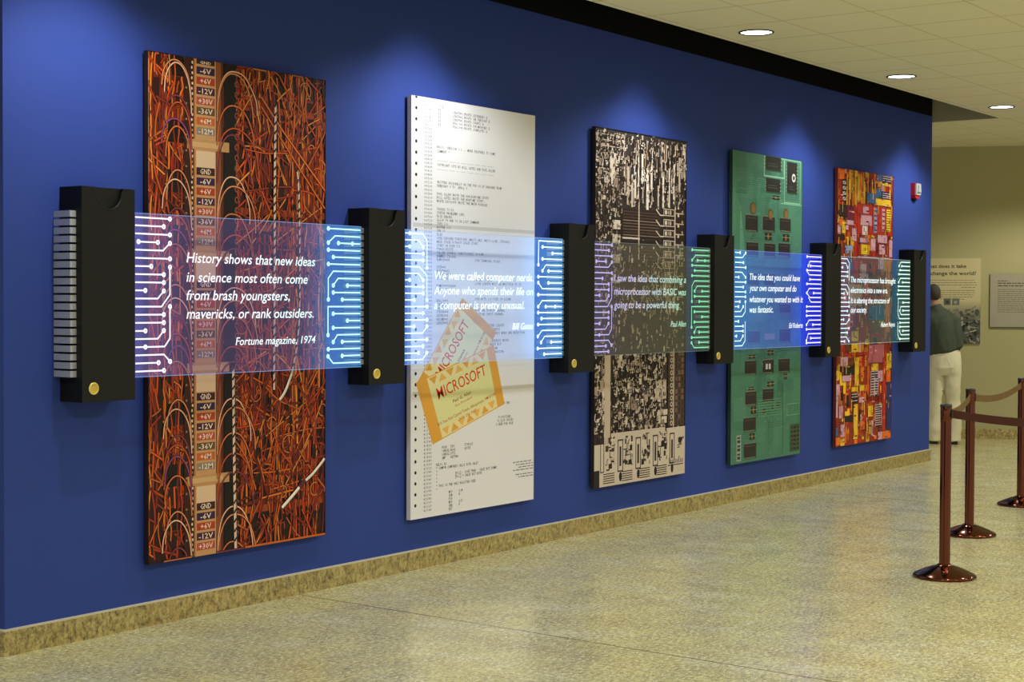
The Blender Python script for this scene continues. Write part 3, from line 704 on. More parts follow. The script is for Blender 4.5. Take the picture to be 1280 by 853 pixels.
# --- sepia circuit panel
def art_sepia():
    a = Art(PW, PH); r = random.Random(11); D = [(34, 24, 22), (48, 34, 30), (26, 18, 18), (66, 48, 40)]; C = [(216, 198, 180), (198, 178, 158), (178, 156, 134), (226, 212, 196), (150, 128, 110)]
    a.rect(0, 0, PW, PH, (58, 42, 36)); a.next()
    def jumble(x0, z0, x1, z1, n, smin=.008, smax=.05, tall=1.0, dark=.5):
        for k in range(n):
            x = r.uniform(x0, x1); z = r.uniform(z0, z1); w = r.uniform(smin, smax); h = r.uniform(smin, smax)*tall
            c = pick(r, D) if r.random() < dark else pick(r, C)
            m = r.random()
            if k % 5 == 0: a.next()
            if m < .45: a.rect(x, z, min(x1, x+w), min(z1, z+h), c)
            elif m < .75:
                a.rect(x, z, min(x1, x+w), min(z1, z+.009), c); a.rect(x, z, min(x1, x+.009), min(z1, z+h), c)
            else:
                a.ribbon([(x, z), (min(x1, x+w), z), (min(x1, x+w), min(z1, z+h)), (min(x1, x+w*1.6), min(z1, z+h*1.3))], .008, c)
    jumble(0, .3, PW, PH, 900, .012, .06, 1.1, .5); jumble(0, .3, PW, PH, 1500, .006, .03, 1.2, .55)
    jumble(.0, 2.0, .4, 2.48, 130, .02, .08, 1, .55); a.next()
    for k in range(6): a.rect(.02, 2.36+k*.02, .4, 2.367+k*.02, pick(r, C[:3] if k % 2 else D))
    a.next(); a.rect(.2, 2.17, .33, 2.34, C[0]); a.next(); a.rect(.28, 2.18, .38, 2.26, (58, 44, 38)); a.frame(.27, 2.17, .39, 2.27, .008, D[0])
    jumble(.38, 1.98, PW, 2.46, 220, .008, .02, 7, .55)
    a.next()
    for k, x in enumerate((.43, .49, .53, .58, .63, .70, .76, .86, .93, 1.02, 1.09, 1.17)):
        zb = r.uniform(1.95, 2.15); a.rect(x, zb, x+r.uniform(.014, .035), zb+r.uniform(.12, .30), pick(r, C[:2]+[C[3]]))
    a.next(); a.rect(1.23, 2.40, PW, 2.48, (228, 212, 190))
    # dark bus in the middle with fine bars
    a.next(); a.rect(.36, 1.76, .88, 1.96, (44, 30, 27)); a.next()
    for k in range(9): a.rect(.38, 1.77+k*.021, .88, 1.775+k*.021, pick(r, [(120, 96, 80), (90, 68, 56), (150, 126, 104)]))
    a.next(); a.rect(.59, 1.60, .605, 2.02, C[1]); a.rect(.37, 1.745, .61, 1.757, C[0])
    a.next(); a.rect(.36, 1.42, .58, 1.73, (40, 28, 26)); a.rect(.62, 1.56, .84, 1.74, (40, 27, 24)); a.next()
    for k in range(7): a.rect(.38+k*.028, 1.43, .386+k*.028, 1.70, (96, 74, 62))
    for k in range(7): a.rect(.63, 1.575+k*.023, .84, 1.580+k*.023, (104, 80, 66))
    # repeated cells at the right
    for row in range(9):
        z = 1.30+row*.078; a.next(); a.rect(.93, z, PW-.01, z+.07, (46, 32, 28)); a.next()
        a.frame(.95, z+.008, 1.11, z+.062, .007, C[1]); a.disc(.985, z+.035, .018, C[0], 10); a.disc(1.05, z+.035, .018, C[2], 10); a.rect(1.015, z+.02, 1.022, z+.05, C[0])
        a.rect(1.13, z+.03, 1.25, z+.038, C[1]); a.disc(1.17, z+.02, .014, C[0], 8); a.disc(1.23, z+.05, .012, C[2], 8)
        a.ribbon([(.84, z+.05), (.90, z+.01), (.95, z+.01)], .009, C[0])
    a.next(); a.rect(1.115, 1.28, 1.127, 2.0, C[0])
    for k in range(3): a.rect(.98+.055*k, 1.22, 1.01+.055*k, 1.33, C[k % 2])
    # left lumps
    for z in (1.42, 1.56, 1.70, 1.80):
        a.next(); a.rect(.23, z, .35, z+.08, C[0]); a.frame(.23, z, .35, z+.08, .008, D[0])
    # behind the pane: fine-grained texture
    jumble(.1, .93, PW, 1.70, 420, .006, .03, 1.6, .5)
    # lower block
    a.next(); a.rect(.14, .30, .22, .92, C[1]); a.rect(.06, 0, .14, .45, (60, 44, 38))
    jumble(.0, .34, .14, .95, 70, .02, .06, 1.3, .6); jumble(.24, .36, .95, .92, 380, .012, .05, 1.2, .62)
    a.next(); a.rect(.84, .58, 1.0, .72, C[1]); a.rect(.88, .40, 1.02, .5, C[0]); a.next(); a.frame(.92, .34, 1.02, .46, .01, D[0])
    for row in range(12):
        z = .37+row*.047; a.next(); a.rect(1.03, z, PW-.005, z+.043, (84, 64, 54)); a.next(); a.disc(1.08, z+.022, .02, C[1], 8); a.disc(1.08, z+.022, .010, D[0], 8)
        for q in range(3): a.rect(1.14+q*.045, z+.006, 1.165+q*.045, z+.036, pick(r, [(52, 36, 32), (120, 96, 80)]))
    a.next(); a.rect(1.105, .34, 1.115, .95, C[3])
    for (u0, v0, u1, v1, n) in ((0, 1.72, .36, PH-.02, 420), (.38, 1.98, PW, PH-.02, 420), (.24, .36, .98, .92, 620), (0, .34, .14, .95, 120), (0, 1.2, .36, 1.72, 200), (.62, 1.2, .92, 1.56, 160)):
        jumble(u0, v0, u1, v1, n, .004, .020, 1.4, .44)
    # pads at the foot
    a.next(); a.rect(0, 0, PW, .30, (208, 192, 174)); a.rect(.22, .3, .98, .37, (202, 186, 168)); a.rect(1.0, .30, PW, .36, (208, 192, 174)); a.next()
    for k in range(4):
        x = .17+k*.245; a.frame(x+.14, .09, x+.215, .32, .010, D[1]); a.rect(x+.165, .13, x+.19, .27, D[1]); a.disc(x+.18, .055, .02, D[0], 10, .035)
        jumble(x-.04, .11, x+.10, .34, 26, .015, .05, 1, .8); a.next()
        for q in range(5): a.rect(x-.05, .02+q*.016, x+.1, .027+q*.016, D[1])
    a.frame(.08, .10, .13, .34, .008, D[1]); a.rect(0, 0, .07, .12, D[0])
    for k in range(9): a.rect(1.04+.024*k, .09, 1.05+.024*k, .12 if k % 3 else .14, D[0])
    a.rect(1.02, .075, 1.25, .082, D[1]); jumble(1.16, .2, 1.26, .28, 10, .01, .04, 1, .8)
    return a
t = panel(2, 'tall brown and cream panel picturing a microchip layout, third from the left', 'board_sepia')
art_sepia().build('printed_picture', t, (0, PY0+.0002, 0))

# --- green circuit board panel
def art_green():
    a = Art(PW, PH); r = random.Random(5); a.rect(0, 0, PW, PH, (72, 124, 100)); a.next()
    T = [(54, 100, 80), (48, 92, 72), (94, 150, 120), (58, 108, 86)]
    for k in range(60):
        x = r.uniform(0, PW); z = r.uniform(0, PH); a.rect(x, z, x+r.uniform(.1, .4), z+r.uniform(.1, .3), pick(r, [(66, 116, 94), (72, 126, 100), (78, 130, 104)]))
    a.next()
    for k in range(46):                                    # tracks bundled across and down the board
        x = r.uniform(.02, 1.0); z = r.uniform(.05, PH-.1); n = r.randrange(3, 8); l = r.uniform(.15, .5); hor = r.random() < .55
        for q in range(n):
            d = q*.016
            if hor: a.ribbon([(x, z+d), (x+l, z+d), (x+l+.05, z+d+.05)], .004, T[k % 4])
            else: a.ribbon([(x+d, z), (x+d, z+l), (x+d+.04, z+l+.05)], .004, T[k % 4])
        if k % 8 == 0: a.next()
    for k in range(16): a.ribbon([(.01, 1.75+k*.03), (.14, 1.62+k*.03), (.14+.01*k, 1.4)], .006, (104, 164, 126))
    for k in range(260): a.disc(r.uniform(.02, PW-.02), r.uniform(.02, PH-.02), .006, pick(r, [(120, 170, 130), (52, 92, 68)]), 6)
    a.next(); a.frame(.07, 2.17, .26, 2.42, .008, (64, 112, 84))
    for q in range(7): a.rect(.09, 2.19+q*.032, .24, 2.195+q*.032, (66, 112, 86)); 
    for q in range(4): a.rect(.1+q*.04, 2.17, .105+q*.04, 2.42, (66, 112, 86))
    a.frame(.55, 2.33, .93, 2.5, .012, (140, 186, 150)); a.frame(.93, 2.13, 1.24, 2.5, .010, (132, 180, 144)); a.rect(.86, 2.12, 1.27, 2.128, (132, 180, 144))
    big = [(.58, 2.39, .86, 2.5), (.59, 2.21, .85, 2.32), (.98, 2.22, 1.17, 2.48)]
    sq = [(.23, 1.88, .44, 2.0), (.54, 1.89, .75, 2.0), (.85, 1.9, 1.05, 2.0), (.25, 1.68, .45, 1.78), (.57, 1.68, .76, 1.78), (.83, 1.69, 1.04, 1.79), (.24, .72, .43, .82), (.56, .72, .75, .82), (.85, .72, 1.05, .82),
          (.25, .47, .44, .57), (.56, .48, .75, .58), (.22, .26, .43, .36), (.23, .04, .44, .15), (.28, .97, .49, 1.06), (.86, 1.21, 1.06, 1.28), (.86, .97, 1.06, 1.07), (.27, 1.44, .47, 1.53), (.57, 1.44, .76, 1.53)]
    for x0, z0, x1, z1 in big:
        a.next(); a.rect(x0+.012, z0-.012, x1+.012, z1-.006, (46, 80, 60)); a.next(); a.rect(x0, z0, x1, z1, (40, 40, 36)); a.next()
        for q in range(int((z1-z0)/.03)): a.rect(x0-.016, z0+.01+q*.03, x0, z0+.02+q*.03, (150, 150, 130)); a.rect(x1, z0+.01+q*.03, x1+.016, z0+.02+q*.03, (150, 150, 130))
        a.rect(x0+.04, z0+.03, x1-.05, z0+.036, (84, 82, 74)); a.rect(x0+.04, z0+.05, x1-.07, z0+.055, (84, 82, 74))
    a.next(); a.disc(1.11, 2.35, .036, (206, 206, 196), 16); a.next(); a.disc(1.11, 2.35, .02, (60, 60, 54), 12)
    for i, (x0, z0, x1, z1) in enumerate(sq):
        a.next(); a.rect(x0+.01, z0-.014, x1+.012, z1, (44, 78, 58)); a.next(); a.rect(x0, z0, x1, z1, (44, 40, 38)); a.next()
        for zz in (z0-.010, z1): 
            for q in range(8): a.rect(x0+.01+q*(x1-x0-.02)/8, zz, x0+.022+q*(x1-x0-.02)/8, zz+.010, (136, 130, 108))
        a.rect(x0+.02, z1-.022, x1-.02, z1-.017, (86, 78, 70))
        if i == 7: a.rect(x0+.05, z0+.025, x0+.085, z1-.03, (214, 206, 196)); a.rect(x1-.085, z0+.025, x1-.05, z1-.03, (214, 206, 196))
    for x0, z0, x1, z1 in ((.31, 2.02, .41, 2.1), (.63, 2.0, .72, 2.05), (.92, 2.01, 1.01, 2.07)):
        a.next(); a.disc((x0+x1)/2, (z0+z1)/2, (x1-x0)/2, (96, 76, 40), 14); a.next(); a.disc((x0+x1)/2+.006, (z0+z1)/2-.005, (x1-x0)/2.6, (128, 100, 54), 12)
    for x0, z0, x1, z1 in ((.71, 2.15, .84, 2.18), (.58, 1.81, .7, 1.87), (.91, 1.81, 1.03, 1.87), (.35, .39, .44, .45), (.33, .18, .42, .23), (.56, .38, .61, .42), (.72, .41, .76, .44), (.82, .43, .87, .46), (.95, .65, 1.01, .7), (.64, .86, .75, .9), (.64, .6, .76, .64), (.3, .84, .42, .87), (.3, .585, .4, .61)):
        a.next(); a.rect(x0, z0, x1, z1, (34, 46, 34)); a.rect(x0+(x1-x0)*.35, z0+.006, x0+(x1-x0)*.6, z1-.006, (150, 90, 50)); a.rect(x0-.02, (z0+z1)/2, x1+.02, (z0+z1)/2+.004, (150, 160, 130))
    a.next(); a.rect(.58, .99, .77, 1.04, (150, 140, 130))
    a.rect(1.08, .03, 1.26, .26, (58, 84, 62)); a.next()
    for q in range(6): a.rect(1.10, .045+q*.036, 1.25, .062+q*.036, (28, 34, 28)); a.disc(1.13, .054+q*.036, .009, (110, 70, 50), 6); a.disc(1.2, .054+q*.036, .009, (110, 70, 50), 6)
    a.frame(1.01, .34, 1.25, .44, .006, (120, 172, 136))
    a.rect(.1, .02, .18, .23, (150, 160, 146)); a.next()
    for q in range(6): a.rect(.115, .035+q*.033, .165, .05+q*.033 if q % 2 else .058+q*.033, (40, 56, 46))
    for q in range(7): a.ribbon([(.48, .36+q*.022), (.9, .36+q*.022), (.98, .40+q*.022)], .004, (110, 166, 128))
    a.rect(.93, .05, .938, .62, (58, 104, 78)); a.rect(.9, .05, .905, .4, (110, 166, 128))
    return a
t = panel(3, 'tall green panel picturing a circuit board with black chips, fourth from the left', 'board_green')
art_green().build('printed_picture', t, (0, PY0+.0002, 0))

# --- red and yellow die panel
def art_die():
    a = Art(PW, PH); r = random.Random(23)
    K = {'o': (232, 108, 34), 'k': (38, 26, 30), 'v': (120, 36, 60), 'r': (188, 40, 28), 'b': (58, 96, 140), 'y': (240, 190, 44), 'p': (214, 158, 172), 'w': (222, 206, 200), 'lb': (150, 160, 200), 'br': (122, 58, 26), 's': (30, 24, 26), 'dr': (136, 22, 20), 'b2': (40, 48, 104), 'pk': (190, 96, 110), 't': (196, 140, 96)}
    a.rect(0, 0, PW, PH, (150, 42, 22)); a.next()
    fill = ['o', 'o', 'r', 'r', 'y', 'br', 'dr', 'p', 'k', 'o', 'y']
    def sh(c, f): return tuple(max(0, min(255, int(v*f))) for v in c)
    for k in range(620):
        x = r.uniform(-.05, PW); z = r.uniform(-.05, PH); w = r.uniform(.012, .09); h = r.uniform(.02, .13)
        a.rect(x, z, x+w, z+h, sh(K[pick(r, fill)], r.uniform(.75, 1.1)))
        if k % 6 == 0: a.next()
    for k in range(26):                                    # long upright bars at the top
        x = .2+k*.026; a.rect(x, 2.2+r.uniform(-.06, .1), x+.016, 2.2+r.uniform(.2, .3), sh(K[pick(r, ['o', 'y', 'y', 'br', 'k'])], r.uniform(.8, 1.1)))
    big = [(0, 2.4, .15, 2.5, 'o'), (.1, 2.21, .19, 2.41, 'k'), (0, 2.07, .22, 2.18, 'k'), (.22, 2.05, .36, 2.18, 'v'), (.37, 1.72, .44, 2.19, 'r'), (.87, 2.44, 1.01, 2.5, 'b'), (1.01, 2.43, 1.23, 2.5, 'k'), (1.01, 2.4, 1.23, 2.43, 'y'), (.87, 2.28, 1.0, 2.37, 'b'), (1.0, 2.27, 1.24, 2.35, 'k'), (.66, 2.22, .86, 2.32, 'b'), (.86, 2.21, 1.24, 2.28, 'y'), (.44, 1.93, 1.27, 2.21, 'r'), (1.25, 1.96, 1.277, 2.5, 'r'),
           (.56, 2.12, .7, 2.19, 'p'), (.51, 2.01, .78, 2.11, 'p'), (.55, 1.92, .68, 2.01, 'w'), (.82, 1.95, .9, 2.19, 'lb'), (1.01, 1.97, 1.09, 2.19, 'p'), (1.12, 1.97, 1.23, 2.19, 'y'), (0, 1.98, .17, 2.05, 'o'), (0, 1.91, .08, 1.99, 'p'), (.1, 1.92, .18, 2.03, 'y'), (.2, 2.0, .36, 2.05, 'p'), (.32, 1.86, .43, 1.98, 'p'), (0, 1.86, .17, 1.91, 'k'), (.91, 1.86, 1.16, 1.94, 'p'), (1.19, 1.73, 1.277, 1.9, 'p'), (.75, 1.78, .87, 1.9, 'p'), (.5, 1.85, .69, 1.9, 'p'), (.53, 1.74, .72, 1.84, 'y'), (.95, 1.75, 1.1, 1.85, 'p'), (.17, 1.74, .34, 1.82, 'lb'), (.46, 1.71, 1.22, 1.73, 'p'),
           (.26, 1.59, .34, 1.77, 'b'), (.37, 1.52, .46, 1.7, 'r'), (.52, 1.52, .66, 1.66, 'p'), (.24, 1.26, .57, 1.47, 't'), (.62, 1.36, .7, 1.49, 'o'), (.57, 1.32, 1.23, 1.36, 'r'), (.71, 1.13, 1.09, 1.28, 'b'), (.32, 1.07, .52, 1.19, 'dr'), (.33, .94, .49, 1.04, 'y'), (.93, 1.61, 1.07, 1.72, 'p'), (.71, 1.02, 1.0, 1.11, 'br'), (1.11, 1.01, 1.23, 1.71, 'o'), (.04, 1.46, .15, 1.7, 'r'),
           (.09, .85, .19, .93, 'r'), (.19, .85, .33, .92, 'br'), (.33, .84, .51, .93, 'y'), (.72, .73, 1.1, .91, 'pk'), (.09, .81, .69, .84, 'r'), (.09, .72, .26, .81, 'p'), (.26, .72, .39, .79, 'br'), (.41, .53, .51, .8, 'y'), (0, .6, .08, .69, 'y'), (0, .46, .09, .57, 'p'), (.13, .58, .34, .64, 'p'), (.16, .64, .41, .71, 'k'), (.34, .48, .49, .53, 'y'), (.34, .37, .49, .47, 'k'), (.51, .37, .64, .43, 'p'), (.52, .48, .64, .54, 'y'), (0, .26, .05, .42, 'p'), (.07, .25, .16, .37, 'p'), (.19, .21, .38, .27, 'k'), (.39, .04, .49, .37, 'y'), (.53, .12, .65, .21, 'o'), (0, .09, .06, .18, 'b'), (.1, .08, .2, .2, 'p'), (0, .01, .12, .09, 'o'), (.1, 0, .2, .07, 'y'), (.79, .66, .96, .73, 'y'), (.96, .55, 1.09, .66, 'p'), (.7, .44, .73, .79, 'o'), (.72, .38, 1.04, .42, 'dr'), (.72, .23, .84, .34, 'y'), (1.06, .02, 1.14, .78, 'r'), (1.15, .67, 1.277, .82, 'y'), (1.15, .54, 1.26, .66, 'o'), (1.16, .08, 1.277, .54, 'b2'), (1.07, 0, 1.277, .08, 'o'), (.96, 0, 1.07, .08, 'p'), (.8, .05, .86, .2, 'p')]
    for x0, z0, x1, z1, c in big:
        a.next(); a.rect(x0, z0, x1, z1, K[c]); a.next()
        for q in range(5 if c != 's' else 0):
            x = r.uniform(x0, x1); z = r.uniform(z0, z1); a.rect(x, z, min(x1, x+r.uniform(.01, .05)), min(z1, z+r.uniform(.01, .05)), sh(K[c], r.uniform(.62, 1.2)))
        a.frame(x0, z0, x1, z1, .005, sh(K[c], .55))
    for x0, z0, x1, z1 in ((.78, .42, .87, .66), (.87, .42, .96, .66), (.89, .13, 1.05, .34)):
        n = 10; a.next(); a.rect(x0, z0, x1, z1, (214, 190, 196)); a.next()
        for q in range(n): a.rect(x0+.008, z0+q*(z1-z0)/n, x1-.008, z0+(q+.62)*(z1-z0)/n, (24, 20, 24))
    a.next()
    for q in range(4): a.rect(.11, 2.22+q*.048, .18, 2.25+q*.048, (206, 196, 196)); a.ribbon([(.12, 2.225+q*.048), (.17, 2.247+q*.048)], .008, (40, 30, 34))
    for z in (2.45, 2.47, 2.49, 2.29, 2.31, 2.33): a.rect(1.02, z, 1.22, z+.006, (206, 196, 220))
    for q in range(9): a.rect(1.13, 1.98+q*.023, 1.22, 1.986+q*.023, (60, 90, 40))
    for q in range(5): a.rect(.83, 1.97+q*.045, .89, 1.985+q*.045, (60, 60, 110)); a.rect(1.02, 1.98+q*.042, 1.08, 1.995+q*.042, (120, 60, 80))
    for k in range(7): a.rect(.02+k*.028, 2.08, .03+k*.028, 2.17, (84, 62, 60))
    for z in (.395, .43, .455): a.rect(.35, z, .48, z+.008, (206, 190, 190))
    a.rect(.895, 1.13, .905, 1.28, (200, 170, 150))
    for k in range(520):
        x = r.uniform(0, PW); z = r.uniform(0, PH)
        if r.random() < .6: a.rect(x, z, x+r.uniform(.005, .012), z+r.uniform(.02, .12), pick(r, [(240, 190, 50), (120, 30, 20), (50, 20, 22), (240, 130, 50), (250, 214, 110), (150, 30, 20)]))
        else: a.rect(x, z, x+r.uniform(.02, .06), z+r.uniform(.005, .014), pick(r, [(60, 24, 24), (230, 120, 60), (130, 30, 24), (236, 180, 170), (40, 22, 26)]))
    return a
t = panel(4, 'tall red and yellow panel picturing a coloured chip layout, farthest along the wall', 'board_red')
art_die().build('printed_picture', t, (0, PY0+.0002, 0))

# ------------------------------------------------------------------ fire alarm
t = empty('fire_alarm', (15.27, 0, 2.64), 'small red fire alarm with white strobe high on the blue wall near its far end', 'fire alarm')
q = MB(); out = [(0, .03), (.02, 0), (.11, 0), (.13, .03), (.13, .15), (0, .15)]; q.prism(out, -.045, 0, MT['alarm_red']); q.build('housing', t)
q = MB(); q.prism([(.004, .032), (.126, .032), (.126, .147), (.004, .147)], -.058, -.045, MT['lens_clear']); q.prism([(.03, .06), (.1, .06), (.09, .128), (.04, .128)], -.072, -.058, MT['lens_clear']); o = q.build('strobe_lens', t); o['label'] = 'white strobe lens'
q = MB(); q.prism([(.045, -.022), (.075, -.022), (.085, .0), (.035, .0)], -.03, -.008, MT['black_plastic']); q.build('mounting_clip', t)

# ------------------------------------------------------------------ panels on the far wall
def back_root_obj(name, s_right, s_left, z, label, cat):
    return empty(name, back_root(s_left, z), label, cat, None, BROT)
w, h = .77, 1.012; rr = random.Random(31)
t = back_root_obj('exhibit_poster', .016, .016+w, 1.129, 'beige poster on the far wall about changing the world, with a grey photograph', 'poster')
q = MB(); q.box((0, -.02, 0), (w, -.001, h), MT['board_white']); q.build('board', t)
a = Art(w, h); a.rect(0, 0, w, h, (196, 184, 142)); a.next(); a.next()
a.text('What does it take', .108, h-.115, .044, (44, 38, 30), .498, 0, 0, 2, 'l', .14); a.text('to change the world?', .108, h-.20, .044, (44, 38, 30), .608, 0, 0, 2, 'l', .14)
for k, (x, ww) in enumerate(((.085, .61), (.085, .64), (.085, .645), (.55, .16))): greek(a, x, h-.265-k*.028, ww, rr)
for k, ww in enumerate((.63, .63, .62, .6, .5)): greek(a, .085, h-.385-k*.026, ww, rr)
a.next()
for k in range(12):                                     # photograph that fades in from the poster's ground
    f = k/11; a.rect(0, .50-.02*k, w, .52-.02*k, tuple(int(196*(1-f)+c*f) if i == 0 else int(184*(1-f)+c*f) if i == 1 else int(142*(1-f)+c*f) for i, c in enumerate((104, 104, 92))))
a.rect(0, 0, w, .29, (84, 86, 78)); a.next()
for k in range(260):
    z = rr.uniform(.0, .40); x = rr.uniform(0, w); g = rr.choice([30, 44, 58, 76, 120, 150, 176] if z < .3 else [60, 80, 100, 120]); s = rr.uniform(.01, .045)
    if k % 10 == 0: a.next()
    a.disc(x, z, s*.6, (g, g, int(g*.92)), 9, s) if rr.random() < .6 else a.ribbon([(x, z), (x+rr.uniform(-.08, .08), z+rr.uniform(-.02, .05))], .014, (g, g, int(g*.92)))
a.next(); a.rect(.445, .455, .53, .535, (104, 106, 96)); a.rect(.35, .455, .43, .535, (96, 98, 88)); a.next(); a.disc(.485, .49, .02, (150, 150, 136)); a.disc(.39, .49, .02, (60, 60, 54))
a.rect(w-.004, 0, w, .45, (60, 60, 54)); a.build('printed_sheet', t, (0, -.0208-a.L*a.step, 0))
w, h = .78, .63
t = back_root_obj('wall_sign', -.088-w, -.088, 1.322, 'grey text panel on the far wall at the right edge of the view', 'sign')
q = MB(); q.box((0, -.02, 0), (w, -.001, h), MT['board_dark']); q.build('board', t)
a = Art(w, h); a.rect(.004, .006, w, h, (160, 152, 134)); a.next(); a.next()
greek(a, .09, h-.085, .11, rr, .009, (70, 66, 58)); greek(a, .09, h-.112, .30, rr, .010, (50, 46, 40)); greek(a, .09, h-.142, .5, rr, .010, (50, 46, 40))
for k in range(12): greek(a, .09, h-.185-k*.024, .52 if k % 4 != 3 else .36, rr, .006, (96, 90, 80))
a.build('printed_sheet', t, (0, -.0208-a.L*a.step, 0))

# ------------------------------------------------------------------ stanchions and belts
def make_stanchion(loc, label):
    t = empty('stanchion', loc, label, 'stanchion', 'copper barrier posts')
    q = MB(); q.lathe([(.176, 0), (.182, .004), (.182, .014), (.172, .022), (.13, .042), (.08, .062), (.045, .072), (.040, .078)], MT['copper'], 56); q.build('base', t)
    q = MB(); n = 144                                      # post with shallow flutes
    def ring(z): return [((.0300+.0016*math.cos(9*2*PI*i/n))*math.cos(2*PI*i/n), (.0300+.0016*math.cos(9*2*PI*i/n))*math.sin(2*PI*i/n), z) for i in range(n)]
    q.add(ring(.07)+ring(.915), [(i, (i+1) % n, n+(i+1) % n, n+i) for i in range(n)], MT['copper'], True); q.build('post', t)
    q = MB(); q.lathe([(.0315, .915), (.0325, .917), (.0325, .998), (.0315, 1.0)], MT['copper'], 40, cap=False); q.build('belt_housing', t)
    q = MB(); q.lathe([(.034, .998), (.034, 1.008), (.030, 1.014), (.002, 1.016)], MT['black_plastic'], 40); q.build('cap', t)
    q = MB()
    for an in (-1.36, .32):
        c, s = math.cos(an), math.sin(an)
        q.add([(c*rr_-s*w_, s*rr_+c*w_, z) for rr_ in (.028, .036) for w_ in (-.009, .009) for z in (.93, .985)], [(0,1,3,2),(4,6,7,5),(0,4,5,1),(2,3,7,6),(0,2,6,4),(1,5,7,3)], MT['black_plastic'])
    q.build('belt_clip', t)
    return t
SA, SB, SD, SCc = Vector((9.13, -2.654, 0)), Vector((10.90, -2.172, 0)), Vector((9.28, -3.45, 0)), Vector((12.76, -1.930, 0))
st = make_stanchion(SA, 'nearest copper-brown barrier post, on the polished floor in front of the other posts')
dup_tree(st, SB, 'copper-brown barrier post just behind the nearest one')
dup_tree(st, SCc, 'copper-brown barrier post farthest back at the right edge of the view')
def belt(A, B, z0, z1, sag, mat, label, over=0.0):
    q = MB(); d = (B-A); L = d.length; d.normalize(); a0 = A+d*.038; b0 = B-d*.038*(1 if over == 0 else 0); n = 24; hw = .024; nrm = Vector((-d.y, d.x, 0))*.0012; vs = []
    for i in range(n+1):
        f = i/n; p = a0.lerp(b0, f); z = z0+(z1-z0)*f-sag*4*f*(1-f)
        for sx in (-1, 1):
            for sz in (-1, 1): vs.append((p.x+nrm.x*sx, p.y+nrm.y*sx, z+hw*sz))
    fs = []
    for i in range(n):
        k = 4*i; fs += [(k, k+4, k+5, k+1), (k+2, k+3, k+7, k+6), (k, k+2, k+6, k+4), (k+1, k+5, k+7, k+3)]
    fs += [(0, 1, 3, 2), (4*n, 4*n+2, 4*n+3, 4*n+1)]
    q.add(vs, fs, mat); o = q.build('barrier_belt'); return tag(o, label, 'barrier belt', 'barrier belts')
belt(SA, SD, .957, .925, .02, MT['belt_shaded'], 'shade-tinted brown belt running from the nearest post out of the right side of the view', 1)
belt(SA, SB, .957, .957, .03, MT['belt_lit'], 'short-looking lit-tinted brown belt between the nearest post and the post just behind it')
belt(SB, SCc, .957, .957, .05, MT['belt_lit'], 'sagging lit-tinted brown belt stretched between the two farther posts')

# ------------------------------------------------------------------ the visitor
def tube_pts(pts, n=20):
    """rings along a path: pts = [(x,y,z,rx,ry)], round section square to the path"""
    V = []; F = []
    P = [Vector(p[:3]) for p in pts]
    ref = None
    for i, p in enumerate(P):
        t = (P[min(i+1, len(P)-1)]-P[max(i-1, 0)]).normalized()
        if ref is None: ref = Vector((1, 0, 0)) if abs(t.x) < .8 else Vector((0, 1, 0))
        u = (ref-t*ref.dot(t)).normalized(); v = t.cross(u); ref = u
        rx, ry = pts[i][3], pts[i][4] if len(pts[i]) > 4 else pts[i][3]
        for k in range(n):
            an = 2*PI*k/n; V.append(p+u*rx*math.cos(an)+v*ry*math.sin(an))
    for j in range(len(P)-1):
        for k in range(n): F.append((j*n+k, j*n+(k+1) % n, (j+1)*n+(k+1) % n, (j+1)*n+k))
    F.append(tuple(range(n-1, -1, -1))); F.append(tuple((len(P)-1)*n+k for k in range(n)))
    return V, F
def ellipsoid(c, r, rot=0, nu=24, nv=16):
    V = []; F = []; ca, sa = math.cos(rot), math.sin(rot)
    for j in range(nv+1):
        th = PI*j/nv
        for i in range(nu):
            ph = 2*PI*i/nu; x, y, z = r[0]*math.sin(th)*math.cos(ph), r[1]*math.sin(th)*math.sin(ph), r[2]*math.cos(th)
            V.append(Vector((c[0]+x*ca-y*sa, c[1]+x*sa+y*ca, c[2]+z)))
    for j in range(nv):
        for i in range(nu): F.append((j*nu+i, j*nu+(i+1) % nu, (j+1)*nu+(i+1) % nu, (j+1)*nu+i))
    return V, F
def fused(name, pieces, mat, parent, voxel, smooth=6, wrinkle=None):
    """pieces melted into one continuous skin"""
    q = MB()
    for V, F in pieces: q.add(V, F, mat, True)
    o = q.build(name, parent)
    bm = bmesh.new(); bm.from_mesh(o.data); bmesh.ops.remove_doubles(bm, verts=bm.verts, dist=1e-5); bmesh.ops.recalc_face_normals(bm, faces=bm.faces); bm.to_mesh(o.data); bm.free()
    md = o.modifiers.new('r', 'REMESH'); md.mode = 'VOXEL'; md.voxel_size = voxel; md.use_smooth_shade = True
    sm = o.modifiers.new('s', 'SMOOTH'); sm.factor = .5; sm.iterations = smooth
    dg = bpy.context.evaluated_depsgraph_get(); dg.update(); me = bpy.data.meshes.new_from_object(o.evaluated_get(dg))
    o.modifiers.clear(); o.data = me
    if not me.materials: me.materials.append(mat)
    if wrinkle:
        for v in me.vertices: v.co += v.normal*wrinkle(v.co)
    for p in me.polygons: p.use_smooth = True
    me.update(); return o
from mathutils import noise as mnoise
person = empty('person', (17.86, .60, 0), 'person seen from behind in dark green shirt and khaki trousers, standing at the far wall', 'person', None, -math.atan2(.935, .355))
HC = (-.135, .02, 1.70); HR = math.radians(22)
def hp(x, y, z): c, s = math.cos(HR), math.sin(HR); return (HC[0]+x*c-y*s, HC[1]+x*s+y*c, HC[2]+z)
SHR, ELR, WRR = (.105, -.01, 1.40), (.145, -.045, 1.13), (.08, .20, 1.08)
SHL, ELL, WRL = (-.285, .0, 1.40), (-.32, -.03, 1.13), (-.21, .21, 1.08)
